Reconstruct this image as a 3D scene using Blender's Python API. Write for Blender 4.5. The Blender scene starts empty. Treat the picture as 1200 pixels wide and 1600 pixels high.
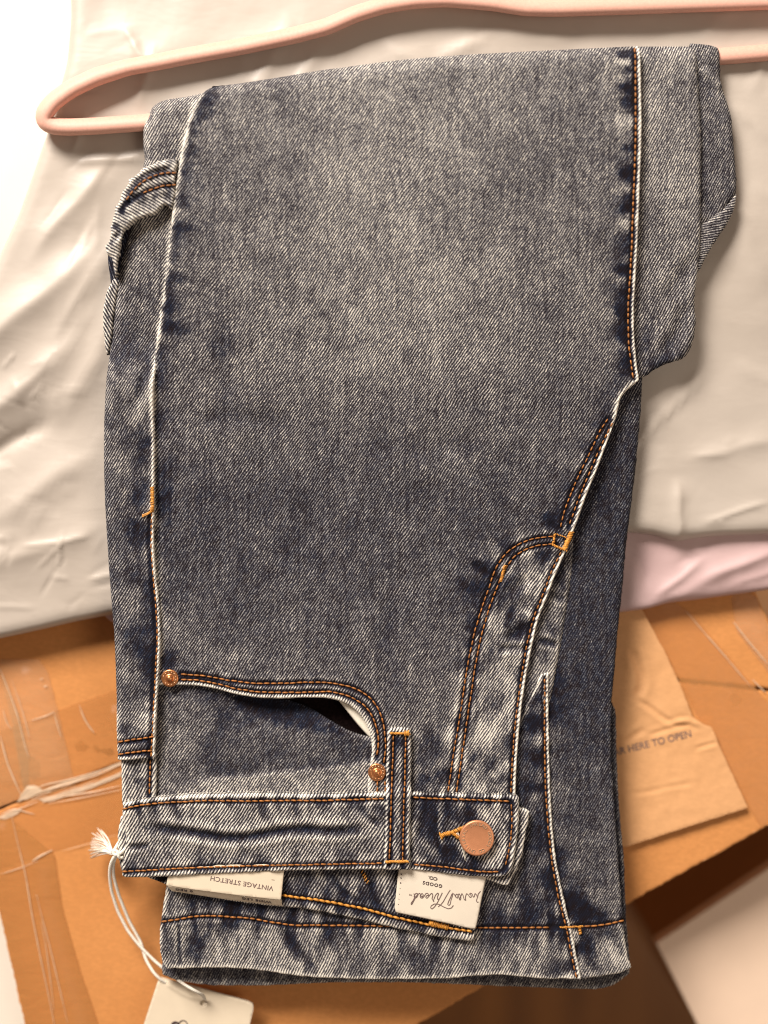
import bpy, math, random
import numpy as np
from mathutils import Vector
from mathutils.kdtree import KDTree
from mathutils.geometry import delaunay_2d_cdt

random.seed(7)
rng = np.random.default_rng(7)
scene = bpy.context.scene
COL = scene.collection

# ------------------------------------------------------------------ units
S = 0.0003          # metres per layout unit
D = 1900.0          # camera height in layout units

# ------------------------------------------------------------------ camera
cam_data = bpy.data.cameras.new("camera")
cam = bpy.data.objects.new("camera", cam_data)
COL.objects.link(cam)
cam.location = (0, 0, D * S)
cam_data.sensor_fit = 'VERTICAL'
cam_data.angle = 2 * math.atan(800.0 / D)
cam_data.clip_start = 0.01
cam_data.clip_end = 50
cam_data.dof.use_dof = True
cam_data.dof.focus_distance = (D - 16) * S
cam_data.dof.aperture_fstop = (cam_data.lens / 1000.0) / (95 * S)
scene.camera = cam

# ------------------------------------------------------------------ world and light
world = bpy.data.worlds.new("World")
scene.world = world
world.use_nodes = True
bg = world.node_tree.nodes["Background"]
bg.inputs[0].default_value = (1.0, 0.74, 0.58, 1)
bg.inputs[1].default_value = 0.15

def area(name, loc, target, sx, sy, power, color):
    l = bpy.data.lights.new(name, 'AREA')
    l.shape = 'RECTANGLE'; l.size = sx; l.size_y = sy
    l.energy = power; l.color = color
    o = bpy.data.objects.new(name, l)
    COL.objects.link(o)
    o.location = loc
    d = Vector(target) - Vector(loc)
    o.rotation_euler = d.to_track_quat('-Z', 'Y').to_euler()
    return o
area("window_light", (-0.88, 1.58, 1.27), (-0.02, 0.0, 0), 0.92, 0.72, 108.0, (1.0, 0.925, 0.84))
area("fill_light", (0.95, -0.35, 1.30), (0.05, -0.05, 0), 0.9, 0.7, 6.0, (1.0, 0.87, 0.72))  # added soft fill lamp that lifts the right side and pale board

scene.view_settings.view_transform = 'Standard'
scene.view_settings.look = 'None'
scene.view_settings.exposure = 0.0
scene.view_settings.gamma = 1.0
scene.render.engine = 'CYCLES'
scene.cycles.use_denoising = True
scene.cycles.denoising_input_passes = 'RGB_ALBEDO_NORMAL'
scene.cycles.max_bounces = 5
scene.cycles.filter_width = 1.1
scene.render.film_transparent = False

# ------------------------------------------------------------------ numeric helpers
def sstep(t):
    t = np.clip(t, 0, 1)
    return t * t * (3 - 2 * t)

def _hash(xi, yi, seed):
    h = (xi.astype(np.int64) * 374761393 + yi.astype(np.int64) * 668265263 + seed * 1442695041) & 0xffffffff
    h = ((h ^ (h >> 13)) * 1274126177) & 0xffffffff
    h = (h ^ (h >> 16)) & 0xffffffff
    return h / 4294967295.0

def vnoise(x, y, seed=0):
    xf = np.floor(x); yf = np.floor(y)
    u = sstep(x - xf); v = sstep(y - yf)
    a = _hash(xf, yf, seed); b = _hash(xf + 1, yf, seed)
    c = _hash(xf, yf + 1, seed); d = _hash(xf + 1, yf + 1, seed)
    return (a * (1 - u) + b * u) * (1 - v) + (c * (1 - u) + d * u) * v

def fbm(x, y, seed=0, octv=3):
    t = 0; a = 0.5; n = 0
    for i in range(octv):
        t = t + a * vnoise(x * 2 ** i, y * 2 ** i, seed + i * 17); n += a; a *= 0.55
    return t / n

def _resample(pts, step):
    pts = np.asarray(pts, float)
    seg = np.hypot(*(np.diff(pts, axis=0).T))
    s = np.concatenate([[0], np.cumsum(seg)])
    n = max(2, int(round(s[-1] / step)) + 1)
    t = np.linspace(0, s[-1], n)
    return np.stack([np.interp(t, s, pts[:, 0]), np.interp(t, s, pts[:, 1])], 1)

def smooth_open(pts, step=2.0, sigma=10.0):
    p = _resample(pts, step)
    n = len(p)
    k = int(min(3 * sigma / step, n - 1))
    if k < 1: return p
    pad0 = 2 * p[0] - p[1:k + 1][::-1]
    pad1 = 2 * p[-1] - p[-k - 1:-1][::-1]
    q = np.concatenate([pad0, p, pad1])
    x = np.arange(-k, k + 1) * step
    w = np.exp(-x * x / (2 * sigma * sigma)); w /= w.sum()
    r = np.stack([np.convolve(q[:, i], w, mode='valid') for i in (0, 1)], 1)
    r[0] = p[0]; r[-1] = p[-1]
    return r

def smooth_closed(pts, step=3.0, sigma=8.0, corner=45.0, rc=2.0):
    pts = [np.array(p, float) for p in pts]
    n = len(pts)
    sharp = []
    for i in range(n):
        a = pts[i] - pts[i - 1]; b = pts[(i + 1) % n] - pts[i]
        ang = abs(math.degrees(math.atan2(a[0] * b[1] - a[1] * b[0], a[0] * b[0] + a[1] * b[1])))
        if ang > corner: sharp.append(i)
    if not sharp: sharp = [0]
    out = []
    for j, i0 in enumerate(sharp):
        i1 = sharp[(j + 1) % len(sharp)]
        if len(sharp) == 1: i1 = i0
        ids = [i0]; k = (i0 + 1) % n
        while k != i1:
            ids.append(k); k = (k + 1) % n
        ids.append(i1)
        r = smooth_open([pts[q] for q in ids], step, sigma)
        out.append(r[:-1])
    p = np.concatenate(out)
    # soften corners a little
    k = max(1, int(2 * rc / step) + 1)
    w = np.exp(-(np.arange(-k, k + 1) * step) ** 2 / (2 * rc * rc)); w /= w.sum()
    q = np.zeros_like(p)
    for i, wi in zip(range(-k, k + 1), w): q += wi * np.roll(p, -i, axis=0)
    return q

def near(pts, poly, closed=False):
    """distance, arc length and signed side of pts to a polyline"""
    kd = KDTree(len(poly))
    for i, p in enumerate(poly): kd.insert((p[0], p[1], 0), i)
    kd.balance()
    idx = np.fromiter((kd.find((x, y, 0))[1] for x, y in pts), int, len(pts))
    m = len(poly)
    best = np.full(len(pts), 1e9); bs = np.zeros(len(pts)); side = np.zeros(len(pts))
    q = np.concatenate([poly, poly[:1]]) if closed else poly
    seg = np.hypot(*(np.diff(q, axis=0).T)); cum = np.concatenate([[0], np.cumsum(seg)])
    for off in (-1, 0):
        i = idx + off
        if closed: i = i % m
        else: i = np.clip(i, 0, m - 2)
        a = q[i]; b = q[i + 1]
        d = b - a; L = np.maximum((d ** 2).sum(1), 1e-9)
        t = np.clip(((pts - a) * d).sum(1) / L, 0, 1)
        c = a + d * t[:, None]
        e = pts - c
        dist = np.hypot(e[:, 0], e[:, 1])
        sd = np.sign(d[:, 0] * e[:, 1] - d[:, 1] * e[:, 0])
        k = dist < best
        best = np.where(k, dist, best); bs = np.where(k, cum[i] + t * np.sqrt(L), bs); side = np.where(k, sd, side)
    return best, bs, side

def inside_rows(loops, ys, xs_of_row):
    out = []
    for y, xs in zip(ys, xs_of_row):
        cr = []
        for lp in loops:
            a = lp; b = np.roll(lp, -1, axis=0)
            m = (a[:, 1] > y) != (b[:, 1] > y)
            cr.append(a[m, 0] + (y - a[m, 1]) * (b[m, 0] - a[m, 0]) / (b[m, 1] - a[m, 1]))
        cr = np.sort(np.concatenate(cr))
        k = np.searchsorted(cr, xs)
        xi = xs[(k % 2) == 1]
        if len(xi): out.append(np.stack([xi, np.full(len(xi), y)], 1))
    return np.concatenate(out) if out else np.zeros((0, 2))

def inset(poly, d):
    t = np.roll(poly, -1, axis=0) - np.roll(poly, 1, axis=0)
    t /= np.maximum(np.hypot(t[:, 0], t[:, 1]), 1e-9)[:, None]
    n = np.stack([-t[:, 1], t[:, 0]], 1)
    A = 0.5 * np.sum(poly[:, 0] * np.roll(poly[:, 1], -1) - np.roll(poly[:, 0], -1) * poly[:, 1])
    return poly + n * d * (1 if A > 0 else -1)

# ------------------------------------------------------------------ object helpers
def link(o, parent=None):
    COL.objects.link(o)
    if parent is not None: o.parent = parent
    return o

def make_mesh(name, V, F, mat, parent=None, attrs=None, smooth=True):
    me = bpy.data.meshes.new(name)
    me.from_pydata([tuple(v) for v in V], [], F)
    if attrs:
        for k, v in attrs.items():
            v = np.asarray(v, np.float32)
            if v.ndim == 1:
                at = me.attributes.new(k, 'FLOAT', 'POINT'); at.data.foreach_set('value', v)
            else:
                at = me.attributes.new(k, 'FLOAT_VECTOR', 'POINT'); at.data.foreach_set('vector', v.ravel())
    if smooth: me.polygons.foreach_set('use_smooth', np.ones(len(me.polygons), bool))
    me.materials.append(mat)
    me.update()
    return link(bpy.data.objects.new(name, me), parent)

def empty(name, px, py, z):
    o = bpy.data.objects.new(name, None)
    o.empty_display_size = 0.02
    COL.objects.link(o)
    return o

def tag(o, label=None, cat=None, kind=None, group=None):
    if label: o['label'] = label
    if cat: o['category'] = cat
    if kind: o['kind'] = kind
    if group: o['group'] = group
    return o

def W(px, py, z, zr=None):
    zr = z if zr is None else zr
    f = 1 - zr / D
    return np.stack([(px - 600) * S * f, (800 - py) * S * f, z * S + 0 * px], -1)

# ------------------------------------------------------------------ materials
def new_mat(name):
    m = bpy.data.materials.new(name); m.use_nodes = True
    nt = m.node_tree
    for n in list(nt.nodes): nt.nodes.remove(n)
    out = nt.nodes.new('ShaderNodeOutputMaterial')
    b = nt.nodes.new('ShaderNodeBsdfPrincipled')
    nt.links.new(b.outputs[0], out.inputs[0])
    return m, nt, b

class NB:
    def __init__(s, nt): s.nt = nt
    def val(s, x, inp):
        if isinstance(x, (int, float)): inp.default_value = x
        else: s.nt.links.new(x, inp)
    def m(s, op, a, b=0.0, c=0.0, clamp=False):
        n = s.nt.nodes.new('ShaderNodeMath'); n.operation = op; n.use_clamp = clamp
        s.val(a, n.inputs[0]); s.val(b, n.inputs[1]); s.val(c, n.inputs[2])
        return n.outputs[0]
    def noise(s, vec, scale, detail=2.0, rough=0.5, dist=0.0):
        n = s.nt.nodes.new('ShaderNodeTexNoise')
        s.nt.links.new(vec, n.inputs['Vector'])
        n.inputs['Scale'].default_value = scale; n.inputs['Detail'].default_value = detail
        n.inputs['Roughness'].default_value = rough; n.inputs['Distortion'].default_value = dist
        return n.outputs[0]
    def mapping(s, vec, scale=(1, 1, 1), rot=(0, 0, 0), loc=(0, 0, 0)):
        n = s.nt.nodes.new('ShaderNodeMapping')
        s.nt.links.new(vec, n.inputs[0])
        n.inputs['Scale'].default_value = scale; n.inputs['Rotation'].default_value = rot; n.inputs['Location'].default_value = loc
        return n.outputs[0]
    def ramp(s, fac, stops):
        n = s.nt.nodes.new('ShaderNodeValToRGB')
        s.nt.links.new(fac, n.inputs[0])
        e = n.color_ramp.elements
        while len(e) < len(stops): e.new(0.5)
        for el, (p, c) in zip(e, stops):
            el.position = p; el.color = (*c, 1) if len(c) == 3 else c
        return n.outputs[0]
    def mix(s, fac, a, b):
        n = s.nt.nodes.new('ShaderNodeMix'); n.data_type = 'RGBA'
        s.val(fac, n.inputs[0])
        for x, i in ((a, 6), (b, 7)):
            if isinstance(x, tuple): n.inputs[i].default_value = (*x, 1)
            else: s.nt.links.new(x, n.inputs[i])
        return n.outputs[2]
    def bump(s, h, strength, dist, normal=None):
        n = s.nt.nodes.new('ShaderNodeBump')
        s.nt.links.new(h, n.inputs['Height'])
        n.inputs['Strength'].default_value = strength; n.inputs['Distance'].default_value = dist
        if normal is not None: s.nt.links.new(normal, n.inputs['Normal'])
        return n.outputs[0]
    def attr(s, name):
        n = s.nt.nodes.new('ShaderNodeAttribute'); n.attribute_name = name
        return n
    def obj(s):
        n = s.nt.nodes.new('ShaderNodeTexCoord'); return n.outputs['Object']

def denim_mat(name, period=4.0, amp=0.62, salt=0.5):
    m, nt, b = new_mat(name)
    N = NB(nt)
    wv = N.attr('weave').outputs['Vector']
    fd = N.attr('fade').outputs['Fac']
    sep = nt.nodes.new('ShaderNodeSeparateXYZ'); nt.links.new(wv, sep.inputs[0])
    x = sep.outputs[0]
    wob = N.noise(wv, 0.035, 2.0)
    wob2 = N.noise(N.mapping(wv, (0.30, 0.12, 1)), 1.0, 1.0)
    xx = N.m('ADD', x, N.m('MULTIPLY', N.m('SUBTRACT', wob, 0.5), 4.0))
    xx = N.m('ADD', xx, N.m('MULTIPLY', N.m('SUBTRACT', wob2, 0.5), 1.3))
    tw = N.m('MULTIPLY_ADD', N.m('SINE', N.m('MULTIPLY', xx, 2 * math.pi / period)), 0.5, 0.5)
    # breaks along each twill line, grain of single yarns
    brk = N.noise(N.mapping(wv, (0.34, 0.10, 1)), 1.0, 2.0, 0.7)
    grain = N.noise(N.mapping(wv, (0.55, 0.40, 1)), 1.0, 1.0, 0.6)
    mot = N.noise(wv, 0.022, 4.0, 0.6)
    mot2 = N.noise(N.mapping(wv, (0.10, 0.055, 1), loc=(31, 7, 0)), 1.0, 3.0, 0.65)
    # slub streaks run with the warp, up and down the leg
    st = N.noise(N.mapping(N.attr('warp').outputs['Vector'], (0.22, 0.012, 1)), 1.0, 2.0, 0.6)
    a = N.m('MULTIPLY', N.m('SUBTRACT', tw, 0.5), N.m('MULTIPLY_ADD', fd, 0.68, amp - 0.18))
    a = N.m('MULTIPLY', a, N.m('MULTIPLY_ADD', brk, 1.9, -0.05))
    v = N.m('ADD', fd, a)
    v = N.m('ADD', v, N.m('MULTIPLY', N.m('SUBTRACT', brk, 0.5), salt * 1.15))
    v = N.m('ADD', v, N.m('MULTIPLY', N.m('SUBTRACT', grain, 0.5), salt * 2.1))
    v = N.m('ADD', v, N.m('MULTIPLY', N.m('SUBTRACT', mot, 0.5), 0.24))
    v = N.m('ADD', v, N.m('MULTIPLY', N.m('SUBTRACT', mot2, 0.5), 0.26))
    v = N.m('ADD', v, N.m('MULTIPLY', N.m('SUBTRACT', st, 0.5), 0.42))
    v = N.m('MAXIMUM', v, 0.0)
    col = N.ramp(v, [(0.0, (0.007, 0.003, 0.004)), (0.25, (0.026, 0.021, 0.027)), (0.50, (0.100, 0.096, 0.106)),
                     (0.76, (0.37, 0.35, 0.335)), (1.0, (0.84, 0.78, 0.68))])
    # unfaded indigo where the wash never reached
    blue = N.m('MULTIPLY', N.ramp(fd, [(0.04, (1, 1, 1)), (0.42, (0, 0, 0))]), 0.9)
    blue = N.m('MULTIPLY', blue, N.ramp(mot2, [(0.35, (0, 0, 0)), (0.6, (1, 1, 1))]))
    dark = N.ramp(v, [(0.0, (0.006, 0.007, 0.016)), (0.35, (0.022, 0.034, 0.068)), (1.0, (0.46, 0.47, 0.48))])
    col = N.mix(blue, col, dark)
    nt.links.new(col, b.inputs['Base Color'])
    b.inputs['Roughness'].default_value = 0.92
    b.inputs['Specular IOR Level'].default_value = 0.15
    try:
        b.inputs['Sheen Weight'].default_value = 0.06; b.inputs['Sheen Roughness'].default_value = 0.5
    except Exception: pass
    h = N.m('ADD', N.m('MULTIPLY', tw, 0.7), N.m('ADD', N.m('MULTIPLY', brk, 0.6), N.m('MULTIPLY', grain, 0.5)))
    nt.links.new(N.bump(h, 0.45, 0.0004), b.inputs['Normal'])
    return m

M_denim = denim_mat("washed_denim", 3.8, 0.54, 0.48)
M_denim_fine = denim_mat("washed_denim_fine", 3.5, 0.5, 0.55)  # finer twill with stronger grain, same colour ramp
M_denim_band = denim_mat("washed_denim_waistband", 4.3, 0.62, 0.42)

def simple(name, c, rough=0.6, metal=0.0, nscale=300, namp=0.15, bump=0.1, bdist=0.0002, sub=0.0, spec=0.5, c2=None, alpha=1.0):
    m, nt, b = new_mat(name); N = NB(nt)
    o = N.obj()
    n = N.noise(o, nscale, 4.0, 0.6)
    c2 = c2 or tuple(x * (1 - namp * 2) for x in c)
    hi = tuple(min(1, x * (1 + namp)) for x in c)
    nt.links.new(N.ramp(n, [(0.3, c2), (0.7, hi)]), b.inputs['Base Color'])
    b.inputs['Roughness'].default_value = rough; b.inputs['Metallic'].default_value = metal
    b.inputs['Specular IOR Level'].default_value = spec
    b.inputs['Alpha'].default_value = alpha
    if bump: nt.links.new(N.bump(n, bump, bdist), b.inputs['Normal'])
    return m

M_thread = simple("orange_topstitch_thread", (0.42, 0.155, 0.032), 0.55, nscale=900, namp=0.3, bump=0.4)
M_thread_gold = simple("gold_tack_thread", (0.72, 0.31, 0.045), 0.5, nscale=900, namp=0.25, bump=0.4)
M_thread_pale = simple("pale_thread", (0.80, 0.74, 0.62), 0.7, nscale=900, namp=0.1, bump=0.3)
M_string = simple("cotton_string", (0.86, 0.80, 0.70), 0.85, nscale=1500, namp=0.10, bump=0.5)
M_copper = simple("brushed_copper", (0.66, 0.285, 0.14), 0.42, 0.45, nscale=120, namp=0.06, bump=0.05)
M_copper_letter = simple("embossed_copper_lettering", (0.98, 0.70, 0.46), 0.28, 0.8, nscale=120, namp=0.04, bump=0.0)
M_copper_dark = simple("worn_copper_rivet", (0.72, 0.30, 0.12), 0.34, 0.85, nscale=700, namp=0.2, bump=0.1)
M_label = simple("woven_cotton_label", (0.76, 0.67, 0.55), 0.8, nscale=40, namp=0.03, bump=0.0)
M_tag = simple("cream_card", (0.78, 0.66, 0.50), 0.7, nscale=60, namp=0.03, bump=0.0)
M_ink = simple("dark_brown_ink", (0.055, 0.028, 0.03), 0.8, nscale=60, bump=0)
M_ink_soft = simple("faded_grey_ink", (0.20, 0.13, 0.12), 0.8, nscale=60, bump=0)
M_hanger = simple("pink_flocked_plastic", (0.74, 0.405, 0.315), 0.55, nscale=900, namp=0.05, bump=0.12, bdist=0.0001, spec=0.4)
M_lining = simple("cream_pocket_lining", (0.80, 0.74, 0.62), 0.9, nscale=400, namp=0.06, bump=0.1)
M_dark = simple("shade_dark_pocket_denim", (0.010, 0.005, 0.005), 0.95, nscale=900, namp=0.4, bump=0.3, spec=0.05)  # near-black colour paints in the shade inside the pocket

def poly_mat(name, c, c2, rough=0.42):
    m, nt, b = new_mat(name); N = NB(nt)
    o = N.obj()
    n = N.noise(o, 9, 4.0, 0.55, 0.6)
    nt.links.new(N.ramp(n, [(0.3, c2), (0.7, c)]), b.inputs['Base Color'])
    b.inputs['Roughness'].default_value = rough
    b.inputs['Specular IOR Level'].default_value = 0.45
    vo = nt.nodes.new('ShaderNodeTexVoronoi'); vo.inputs['Scale'].default_value = 21
    nz = nt.nodes.new('ShaderNodeTexNoise'); nz.inputs['Scale'].default_value = 16; nt.links.new(o, nz.inputs['Vector'])
    mx = nt.nodes.new('ShaderNodeVectorMath'); mx.operation = 'MULTIPLY_ADD'
    nt.links.new(nz.outputs['Color'], mx.inputs[0]); mx.inputs[1].default_value = (0.06, 0.06, 0.06); nt.links.new(N.mapping(o, (1, 1.8, 1), (0, 0, 0.8)), mx.inputs[2])
    nt.links.new(mx.outputs[0], vo.inputs['Vector'])
    w = N.noise(N.mapping(o, (1, 2.2, 1), (0, 0, 0.8)), 26, 3.0, 0.5, 0.25)
    w2 = N.noise(N.mapping(o, (2.0, 1, 1), (0, 0, -0.5)), 70, 2.0, 0.5, 0.2)
    h = N.m('ADD', N.m('MULTIPLY', w, 0.8), N.m('ADD', N.m('MULTIPLY', w2, 0.14), N.m('MULTIPLY', vo.outputs['Distance'], 0.55)))
    nt.links.new(N.bump(h, 0.20, 0.003), b.inputs['Normal'])
    return m
M_mailer = poly_mat("grey_beige_poly_film", (0.54, 0.475, 0.415), (0.48, 0.415, 0.355))
M_pink = poly_mat("pink_poly_film", (0.56, 0.395, 0.39), (0.50, 0.34, 0.335), 0.5)

def board_mat(name, c, c2, rough=0.75, alpha=1.0, streak=0.15):
    m, nt, b = new_mat(name); N = NB(nt)
    o = N.obj()
    n = N.noise(o, 14, 5.0, 0.6)
    f = N.noise(N.mapping(o, (1, 2.4, 1), (0, 0, 0.45)), 380, 3.0, 0.7)
    fl = N.noise(N.mapping(o, (1, 1, 1)), 16, 2.0, 0.5)
    col = N.ramp(n, [(0.25, c2), (0.75, c)])
    dk = tuple(x * 0.72 for x in c2)
    col = N.mix(N.m('MULTIPLY', N.ramp(f, [(0.42, (1, 1, 1)), (0.62, (0, 0, 0))]), streak * 2.2), col, dk)
    nt.links.new(col, b.inputs['Base Color'])
    b.inputs['Roughness'].default_value = rough
    b.inputs['Alpha'].default_value = alpha
    b.inputs['Specular IOR Level'].default_value = 0.35
    h = N.m('ADD', N.m('MULTIPLY', n, 1.0), N.m('MULTIPLY', f, 0.12))
    nt.links.new(N.bump(h, 0.25, 0.0012), b.inputs['Normal'])
    return m
M_card = board_mat("brown_cardboard", (0.70, 0.305, 0.098), (0.61, 0.25, 0.072))
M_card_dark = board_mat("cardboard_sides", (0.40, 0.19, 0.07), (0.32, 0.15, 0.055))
M_kraft = board_mat("kraft_paper", (0.76, 0.41, 0.19), (0.68, 0.35, 0.15), 0.7, 1.0, 0.08)

def tape_mat(name, c, alpha, rough=0.22):
    m, nt, b = new_mat(name); N = NB(nt)
    o = N.obj()
    n = N.noise(N.mapping(o, (1, 3, 1), (0, 0, 1.2)), 60, 4.0, 0.6, 0.8)
    b.inputs['Base Color'].default_value = (*c, 1)
    nt.links.new(N.m('MULTIPLY_ADD', n, 0.25, alpha - 0.12), b.inputs['Alpha'])
    b.inputs['Roughness'].default_value = rough
    nt.links.new(N.bump(n, 0.3, 0.0010), b.inputs['Normal'])
    return m
M_tape = tape_mat("clear_brown_tape", (0.66, 0.29, 0.09), 0.40, 0.30)
M_tape_pale = tape_mat("cloudy_clear_tape", (0.80, 0.46, 0.23), 0.20, 0.30)
M_tape_white = simple("stretched_white_tape_edge", (0.90, 0.68, 0.48), 0.3, nscale=300, namp=0.05, bump=0.1, alpha=0.6)
M_table = simple("white_painted_tabletop", (0.80, 0.73, 0.63), 0.5, nscale=20, namp=0.02, bump=0.05)
M_paleboard = simple("pale_board", (0.88, 0.66, 0.50), 0.6, nscale=12, namp=0.05, bump=0.03)

def floor_mat():
    m, nt, b = new_mat("brown_wood_floor"); N = NB(nt)
    o = N.obj()
    g = N.noise(N.mapping(o, (3, 0.35, 1), (0, 0, 0.5)), 9, 5.0, 0.6, 0.8)
    nt.links.new(N.ramp(g, [(0.3, (0.15, 0.055, 0.012)), (0.7, (0.40, 0.165, 0.035))]), b.inputs['Base Color'])
    b.inputs['Roughness'].default_value = 0.35
    nt.links.new(N.bump(g, 0.2, 0.001), b.inputs['Normal'])
    return m
M_floor = floor_mat()

# ------------------------------------------------------------------ terrain the jeans lie over
def G(px, py):
    """height of the jeans' underlying surface: flat over the box, rising over the stuffed mailer"""
    t = np.clip((1000 - py) / 900.0, 0, 1)
    return 64 * t * t * (3 - 2 * t) + 0 * px

# ------------------------------------------------------------------ generic cloth / sheet panel
def panel(name, outline, layer, mat, parent, thick=7.0, rim=5.0, drop=14.0, inset_d=2.0, fine=3.5, coarse=8.0,
          fine_w=60.0, ang=56.0, fade=None, wear=0.42, wear_w=6.0, puckers=(), grooves=(), creases=(), blobs=(),
          folds=(), ridges=(), ground=G, extra=None, holes=(), sigma=8.0, corner=45.0, jitter=0.0, step=3.0, rc=2.0, edge_clean=()):
    lp = smooth_closed(outline, step, sigma, corner, rc)
    if jitter:
        k = np.arange(len(lp)) * step
        nn = (vnoise(k / 7.0, k * 0, 91) - 0.5) + 0.6 * (vnoise(k / 3.1, k * 0, 33) - 0.5)
        lp = inset(lp, 1.0) * 0 + lp + (inset(lp, 1.0) - lp) * (nn * jitter * 2)[:, None]
    loops = [lp] + [smooth_closed(h, 1.5, 1.0, 200) for h in holes]
    pts = [*loops]
    rings = [0.22, 0.55, 1.0] if rim > 2.2 else [1.0]
    xmin, ymin = lp.min(0); xmax, ymax = lp.max(0)
    cl = [smooth_open(c[0]) for c in creases]; gr = [smooth_open(g) for g in grooves]
    def grid(stp):
        ys = np.arange(ymin + stp * 0.5, ymax, stp * 0.87)
        xs = [np.arange(xmin + (stp * 0.5 if i % 2 else 0), xmax, stp) for i in range(len(ys))]
        return inside_rows(loops, ys, xs)
    gf = grid(fine); d, _, _ = near(gf, lp, True)
    dm = d.copy()
    for q in cl + gr:
        dd, _, _ = near(gf, q); dm = np.minimum(dm, dd)
    gf = gf[(d > rim * 1.25) & (dm < fine_w)]
    gc = grid(coarse); d, _, _ = near(gc, lp, True); dm = d.copy()
    for q in cl + gr:
        dd, _, _ = near(gc, q); dm = np.minimum(dm, dd)
    gc = gc[dm > fine_w + coarse * 0.4]
    ring_pts = []
    for r in rings:
        q = inset(lp, r * rim); dq, _, _ = near(q, lp, True)
        ok = dq > r * rim * 0.8
        # keep only points inside
        a, b2 = lp, np.roll(lp, -1, axis=0)
        ins = np.zeros(len(q), int)
        for (ax, ay), (bx, by) in zip(a, b2):
            if ay != by:
                mm = (ay > q[:, 1]) != (by > q[:, 1])
                ins += (mm & (q[:, 0] < ax + (q[:, 1] - ay) * (bx - ax) / (by - ay))).astype(int)
        ring_pts.append(q[ok & (ins % 2 == 1)])
    P = np.concatenate(pts + ring_pts + [gf, gc])
    edges = []; o = 0
    for l in loops:
        n = len(l); edges += [(o + i, o + (i + 1) % n) for i in range(n)]; o += n
    res = delaunay_2d_cdt([Vector((float(a), float(b))) for a, b in P], edges, [], 1, 1e-4)
    V2 = np.array([(v[0], v[1]) for v in res[0]]); F = [tuple(f) for f in res[2]]
    if holes:
        cen = np.array([V2[list(f)].mean(0) for f in F])
        keep = np.ones(len(F), bool)
        for h in loops[1:]:
            c = h.mean(0); r = np.hypot(*(h - c).T).mean()
            keep &= np.hypot(*(cen - c).T) > r * 0.98
        F = [f for f, k in zip(F, keep) if k]
    inv = {}
    for i, src in enumerate(res[3]):
        for s_ in src: inv[s_] = i
    # --- height and fade
    folds_p = [(smooth_open(f[0]), f[1], f[2]) for f in folds]
    puck_p = [(smooth_open(f[0]),) + tuple(f[1:]) for f in puckers]
    ridge_p = [(smooth_open(q), am) for q, am in ridges]
    blobs_a = list(blobs)
    clean_p = [smooth_open(q) for q in edge_clean]
    def surf(Q, want_fade=False):
        x, y = Q[:, 0], Q[:, 1]
        d, s, _ = near(Q, lp, True)
        z = ground(x, y) + layer
        f = (fade(x, y) if callable(fade) else np.full(len(Q), 0.5 if fade is None else fade))
        if extra is not None:
            dz, df = extra(x, y, d, s); z = z + dz; f = f + df
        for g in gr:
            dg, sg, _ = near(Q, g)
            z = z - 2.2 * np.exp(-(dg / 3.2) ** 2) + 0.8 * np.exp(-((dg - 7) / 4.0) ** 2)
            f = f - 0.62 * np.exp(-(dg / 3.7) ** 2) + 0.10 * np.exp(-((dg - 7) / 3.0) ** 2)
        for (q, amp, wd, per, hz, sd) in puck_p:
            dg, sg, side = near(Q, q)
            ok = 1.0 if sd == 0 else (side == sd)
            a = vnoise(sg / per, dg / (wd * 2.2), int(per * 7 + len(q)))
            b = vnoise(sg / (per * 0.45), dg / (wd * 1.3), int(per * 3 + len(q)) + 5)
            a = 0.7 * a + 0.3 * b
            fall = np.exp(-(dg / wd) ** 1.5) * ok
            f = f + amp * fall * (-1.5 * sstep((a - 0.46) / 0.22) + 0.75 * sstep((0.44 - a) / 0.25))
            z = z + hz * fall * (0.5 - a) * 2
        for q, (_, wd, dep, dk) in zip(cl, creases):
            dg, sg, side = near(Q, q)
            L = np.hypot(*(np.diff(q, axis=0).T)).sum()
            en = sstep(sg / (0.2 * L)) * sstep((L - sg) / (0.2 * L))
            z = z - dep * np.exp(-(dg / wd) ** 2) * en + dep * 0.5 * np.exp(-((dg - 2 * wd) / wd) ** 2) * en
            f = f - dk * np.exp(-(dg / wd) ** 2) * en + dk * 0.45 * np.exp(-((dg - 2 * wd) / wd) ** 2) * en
        for (bx, by, rx, ry, ba, am) in blobs_a:
            ca, sa = math.cos(math.radians(ba)), math.sin(math.radians(ba))
            u = ((x - bx) * ca + (y - by) * sa) / rx; v = (-(x - bx) * sa + (y - by) * ca) / ry
            rr = np.sqrt(u * u + v * v) + 0.60 * (fbm(x / 13.0, y / 13.0, 5) - 0.5) + 0.95 * (fbm(x / 4.5, y / 7.0, 6) - 0.5)
            f = f + am * (1 - sstep((rr - 0.45) / 0.75))
        for (q, R, dep) in folds_p:
            dg, sg, side = near(Q, q)
            t = np.clip(dg / R, 0, 1)
            z = z - dep * (1 - np.sqrt(np.clip(1 - (1 - t) ** 2, 0, 1)))
        for (q, amt) in ridge_p:
            dg, sg, side = near(Q, q)
            k = np.exp(-((dg - 2.4) / 2.3) ** 4) * (0.8 + 0.4 * vnoise(sg / 5.0, sg * 0, 3)) * amt
            f = f * (1 - np.clip(k, 0, 1)) + 0.74 * np.clip(k, 0, 1)
            z = z + 1.6 * k
        ew = wear * np.exp(-(d / wear_w) ** 2) * (0.55 + 0.9 * vnoise(s / 9.0, s * 0, 77))
        if clean_p:
            dc = np.full(len(Q), 1e9)
            for q in clean_p:
                dd, _, _ = near(Q, q); dc = np.minimum(dc, dd)
            ew = ew * sstep((dc - 6) / 14.0)
        f = f + ew
        return z, f, d
    z, f, d = surf(V2)
    t = np.clip(d / rim, 0, 1)
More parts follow.
